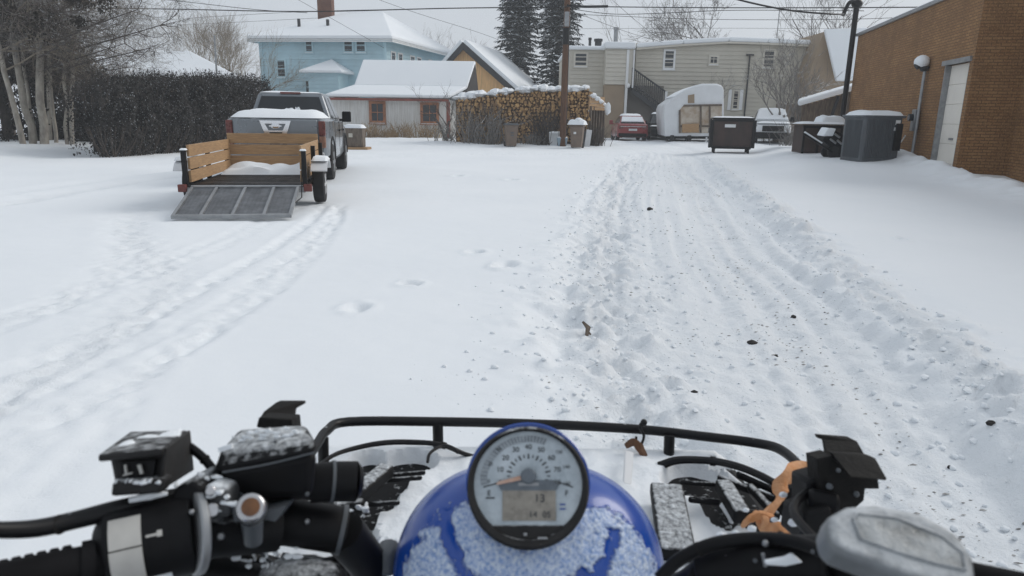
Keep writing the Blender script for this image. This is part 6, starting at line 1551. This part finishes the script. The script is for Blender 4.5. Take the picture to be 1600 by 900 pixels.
m = MB(); qt(m, [(300, 880, .66), (380, 905, .66), (500, 915, .7)], 26, 10); B(m, 'cable', 'black_plain')
m = MB(); qt(m, [(1030, 905, .64), (1062, 874, .64), (1115, 850, .63), (1180, 842, .62), (1250, 848, .58), (1330, 885, .54)], 10.5, 10); B(m, 'cable', 'black_plain')
m = MB(); qt(m, [(1080, 905, .66), (1090, 885, .66), (1105, 872, .66), (1120, 862, .66)], 9, 8); B(m, 'cable', 'black_plain')
m = MB(); qt(m, [(1280, 850, .66), (1240, 800, .74), (1260, 770, .8), (1300, 760, .82)], 7, 8); B(m, 'cable', 'black_plain')
m = MB(); qt(m, [(352, 748, .645), (370, 765, .62), (386, 780, .60)], 2, 6); qt(m, [(395, 850, .68), (420, 875, .7), (450, 890, .7)], 3, 6); qt(m, [(285, 905, .6), (300, 890, .6), (330, 870, .62), (352, 860, .64)], 4, 6); B(m, 'steel_cable', 'ac_grey')
m = MB(); qp(m, [(575, 872), (600, 862), (618, 875), (618, 905), (580, 905)], .73, .05); B(m, 'ignition_bezel', 'ac_grey', bevel=.008)
m = MB(); m.ell(Q(468, 905, .66), (.045, .03, .018), 14, 8); B(m, 'lower_cover', 'black_frost')
for u, v_, r_ in ((385, 872, .016), (415, 868, .012), (448, 858, .010), (372, 885, .012), (402, 888, .018)):
    pass
m = MB()
for i in range(40): u, v_ = rnd.uniform(350, 470), rnd.uniform(850, 898); m.ell(Q(u, v_, .655 + rnd.uniform(0, .01)), (rnd.uniform(.001, .006), .003, rnd.uniform(.001, .003)), 6, 4, .2, i)
o = B(m, 'cable_snow', 'snow'); o['kind'] = 'stuff'
m = MB()
for i in range(70):
    a_, b_, d_ = rnd.choice(((335, 780, .585), (300, 775, .59), (360, 860, .66), (420, 862, .70), (520, 790, .72), (560, 800, .8), (470, 885, .70), (590, 840, .82), (545, 770, .80), (320, 745, .6)))
    m.ell(Q(a_ + rnd.gauss(0, 14), b_ + rnd.gauss(0, 7), d_), (rnd.uniform(.001, .0055), rnd.uniform(.001, .004), rnd.uniform(.0008, .003)), 7, 5, .3, i)
o = B(m, 'snow_bits', 'snow'); o['kind'] = 'stuff'
for a_, b_, d_, r_ in ((345, 838, .60, 7), (420, 842, .64, 6), (480, 815, .655, 5), (300, 800, .575, 5)):
    m = MB(); qt(m, [(a_, b_, d_), (a_ - .5, b_ - .5, d_ - .006)], [r_, r_ * .8], 6, sp=False); B(m, 'bolt', 'steel_grey', bevel=.0008)
for pa, pb, d_, r_ in (((318, 716), (322, 720), .655, 8.5), ((90, 820), (96, 819), .55, 15.5), ((548, 896), (548, 890), .76, 10.5), ((1088, 861), (1096, 857), .635, 12), ((1216, 842), (1224, 843), .60, 12), ((690, 695), (697, 697), 1.17, 5.5), ((1110, 720), (1118, 721), 1.14, 7.5)):
    m = MB(); qt(m, [(*pa, d_), (*pb, d_)], r_, 12, sp=False); B(m, 'cable_tie', 'black_dry', bevel=.0008)
for a_, b_, d_, r_ in ((1310, 735, .775, 4), (1296, 760, .785, 6), (1338, 772, .785, 5), (1180, 876, .60, 4), (1270, 862, .565, 4), (430, 690, .615, 3.5), (360, 770, .610, 4), (480, 772, .610, 4)):
    m = MB(); qt(m, [(a_, b_, d_), (a_, b_, d_ - .005)], [r_, r_ * .85], 6, sp=False); B(m, 'screw', 'ac_grey', bevel=.0006)
# --- right handlebar end
m = MB(); qt(m, [(1098, 884, .665), (1135, 882, .65), (1300, 880, .59)], [34, 40, 44], 20, sp=False); th = B(m, 'throttle_housing', 'black_plain', bevel=.003)
m = MB(); qt(m, [(1136, 866, .632), (1142, 896, .632)], 5, 8, sp=False); m.ell(Q(1196, 849, .60), (.003, .003, .003), 8, 6); qt(m, [(1192, 865, .59), (1196, 885, .59)], 3, 6, sp=False); B(m, 'housing_screw', 'steel_grey', th)
m = MB(); qp(m, [(1196, 878), (1228, 872), (1240, 866), (1256, 880), (1228, 886), (1198, 884)], .577, .006); B(m, 'housing_snow', 'snow', th, bevel=.002)
m = MB(); qt(m, [(1300, 880, .6), (1500, 905, .5), (1600, 925, .46)], 30, 14, sp=False); B(m, 'right_grip', 'rubber_dry')
m = MB(); qp(m, [(1262, 752), (1300, 742), (1330, 760), (1342, 800), (1305, 812), (1262, 800)], .80, .05); B(m, 'right_control_block', 'black_plain', bevel=.004); m = MB(); qp(m, [(1256, 806), (1300, 792), (1312, 850), (1250, 850)], .76, .06); qt(m, [(1262, 780, .79), (1310, 790, .78)], 18, 12, sp=False); B(m, 'throttle_cable_box', 'black_plain', bevel=.004); m = MB(); qp(m, [(1232, 768), (1264, 742), (1282, 750), (1270, 790), (1225, 812), (1222, 790)], .985, .05); B(m, 'right_control_cover', 'black_plain', bevel=.004)
m = MB()
for u, v_, d, r_ in ((1249, 777, .78, .0026), (1224, 773, .84, .005), (1166, 797, .9, .004), (1175, 826, .9, .006), (1150, 833, .9, .005), (1128, 838, .9, .008), (1240, 817, .75, .006), (1210, 812, .8, .004), (1222, 838, .72, .004)): m.ell(Q(u, v_, d), (r_, r_ * .7, r_ * .7), 8, 6, .15)
o = B(m, 'control_snow', 'snow'); o['kind'] = 'stuff'
m = MB(); m.prism([Q(1275, 679, .84), Q(1278, 684, .84), Q(1287, 688, .83), Q(1290, 705, .81), Q(1288, 722, .80), Q(1352, 722, .80), Q(1352, 712, .80), Q(1345, 700, .81), Q(1340, 690, .83), Q(1326, 683, .84)], -RW * .006)
m.prism([Q(1300, 708, .79), Q(1354, 711, .79), Q(1368, 716, .785), Q(1386, 748, .76), Q(1384, 751, .76), Q(1328, 744, .76)], -RW * .012)
qp(m, [(1276, 717), (1300, 712), (1330, 745), (1372, 748), (1374, 764), (1352, 764), (1350, 782), (1330, 800), (1300, 800), (1282, 775)], .79, .03)
B(m, 'right_bracket', 'black_dry', bevel=.0025)
face = [(1292, 822), (1299, 803), (1325, 789), (1372, 786), (1440, 800), (1497, 831), (1524, 870), (1530, 908), (1500, 930), (1440, 912), (1380, 888), (1312, 862), (1296, 848)]
m = MB(); dd = lambda p: .46 - (p[1] - 786) * .00035
m.prism([Q(*p, dd(p)) for p in face], -RW * .020 - RU * .018); gp_ = B(m, 'grey_lever_cover', 'grey_pod', bevel=.006, seg=4)
pan = [(1334, 812), (1340, 803), (1400, 810), (1470, 838), (1503, 864), (1508, 890), (1460, 880), (1400, 862), (1345, 842)]
m = MB(); m.prism([Q(*p, dd(p) - .0012) for p in pan], -RW * .003); B(m, 'cover_window', 'grey_lens', gp_, bevel=.001)
m = MB(); m.tube([Q(*p, dd(p) - .001) for p in pan + pan[:1]], .0012, 6); B(m, 'window_rim', 'grey_pod', gp_)
# --- things tied to the rack
strap = thing('strap', 'orange webbing strap tied in a knot around the right side of the quad rack', 'strap', Q(1190, 812, .94))
def ribbon(mb, pts, ws, th=.003):
    w_ = spline([Q(*p) for p in pts], 6); rings = []
    for i, p in enumerate(w_):
        t = i / 6; j = min(len(ws) - 2, int(t)); wd = (ws[j] + (ws[j + 1] - ws[j]) * (t - j)) * pts[0][2] / F / 2
        d = (w_[min(i + 1, len(w_) - 1)] - w_[max(0, i - 1)]).normalized(); s_ = d.cross(RW).normalized(); nn = s_.cross(d).normalized()
        ro = .5 * math.sin(i * .55); s2 = s_ * math.cos(ro) + nn * math.sin(ro); n2 = nn * math.cos(ro) - s_ * math.sin(ro)
        rings.append([p + s2 * wd, p + s2 * wd * .5 + n2 * th * 1.6, p - s2 * wd * .5 + n2 * th * 1.2, p - s2 * wd, p - s2 * wd * .5 - n2 * th, p + s2 * wd * .5 - n2 * th])
    mb.loft(rings)
m = MB(); ribbon(m, [(1272, 735, 1.0), (1252, 733, .985), (1232, 742, .96), (1220, 760, .95), (1217, 780, .94), (1205, 796, .93), (1190, 808, .925)], [22, 26, 30, 26, 15, 13, 11]); m.build('loop', M['orange_strap'], strap, world=True, sharp=60)
m = MB(); ribbon(m, [(1206, 806, .915), (1190, 804, .91), (1170, 812, .91), (1160, 822, .915)], [8, 13, 13, 7]); ribbon(m, [(1180, 800, .92), (1196, 812, .905), (1188, 826, .915)], [7, 12, 8]); m.build('knot', M['orange_strap'], strap, world=True, sharp=60)
m = MB(); ribbon(m, [(1184, 814, .92), (1198, 824, .91), (1216, 826, .905), (1232, 834, .90), (1246, 842, .90)], [10, 24, 22, 9, 3]); m.build('tail', M['orange_strap'], strap, world=True, sharp=60)
hk = thing('tie_down', 'rusty tie-down tab with pale stub, hooked by black wire to the front rack bar', 'tie down', Q(990, 700, 1.2))
m = MB(); qt(m, [(1010, 659, 1.19), (1004, 661, 1.19), (1000, 668, 1.185), (1006, 680, 1.185), (1003, 692, 1.19), (996, 697, 1.2)], [4, 3.5, 2.6, 2.2, 2.2, 2], 8); m.ell(Q(1006, 660, 1.19), (.006, .006, .006), 8, 6); qt(m, [(994, 682, 1.19), (994, 692, 1.19)], 2, 6, sp=False); m.build('hook', M['rust'] if False else M['black_paint'], hk, world=True)
m = MB(); ribbon(m, [(978, 697, 1.19), (990, 691, 1.185), (1000, 700, 1.185), (1006, 714, 1.19), (1002, 726, 1.2)], [9, 13, 14, 12, 6]); m.build('tab', M['wood_pole'], hk, world=True)
m = MB(); m.prism([Q(977, 706, 1.15), Q(991, 708, 1.15), Q(987, 758, 1.05), Q(974, 755, 1.05)], -RW * .012); m.build('stub', M['white_dirty'], hk, world=True, bevel=.002)
HAZE = .0014
# ------------------------------------------------------------------ snowy air
m = MB(); m.span((-120, -30, -1.6), (120, 130, 26)); hz = m.build('haze', None, None, smooth=False); hz['kind'] = 'stuff'; tag(hz, 'thin grey winter haze')
hm = bpy.data.materials.new('haze'); hm.use_nodes = True; ht = hm.node_tree; ht.nodes.remove(ht.nodes['Principled BSDF'])
pv = ht.nodes.new('ShaderNodeVolumePrincipled'); pv.inputs['Color'].default_value = (.92, .95, .98, 1); pv.inputs['Density'].default_value = HAZE; pv.inputs['Anisotropy'].default_value = .2
ht.links.new(pv.outputs[0], ht.nodes['Material Output'].inputs['Volume']); hz.data.materials.append(hm)
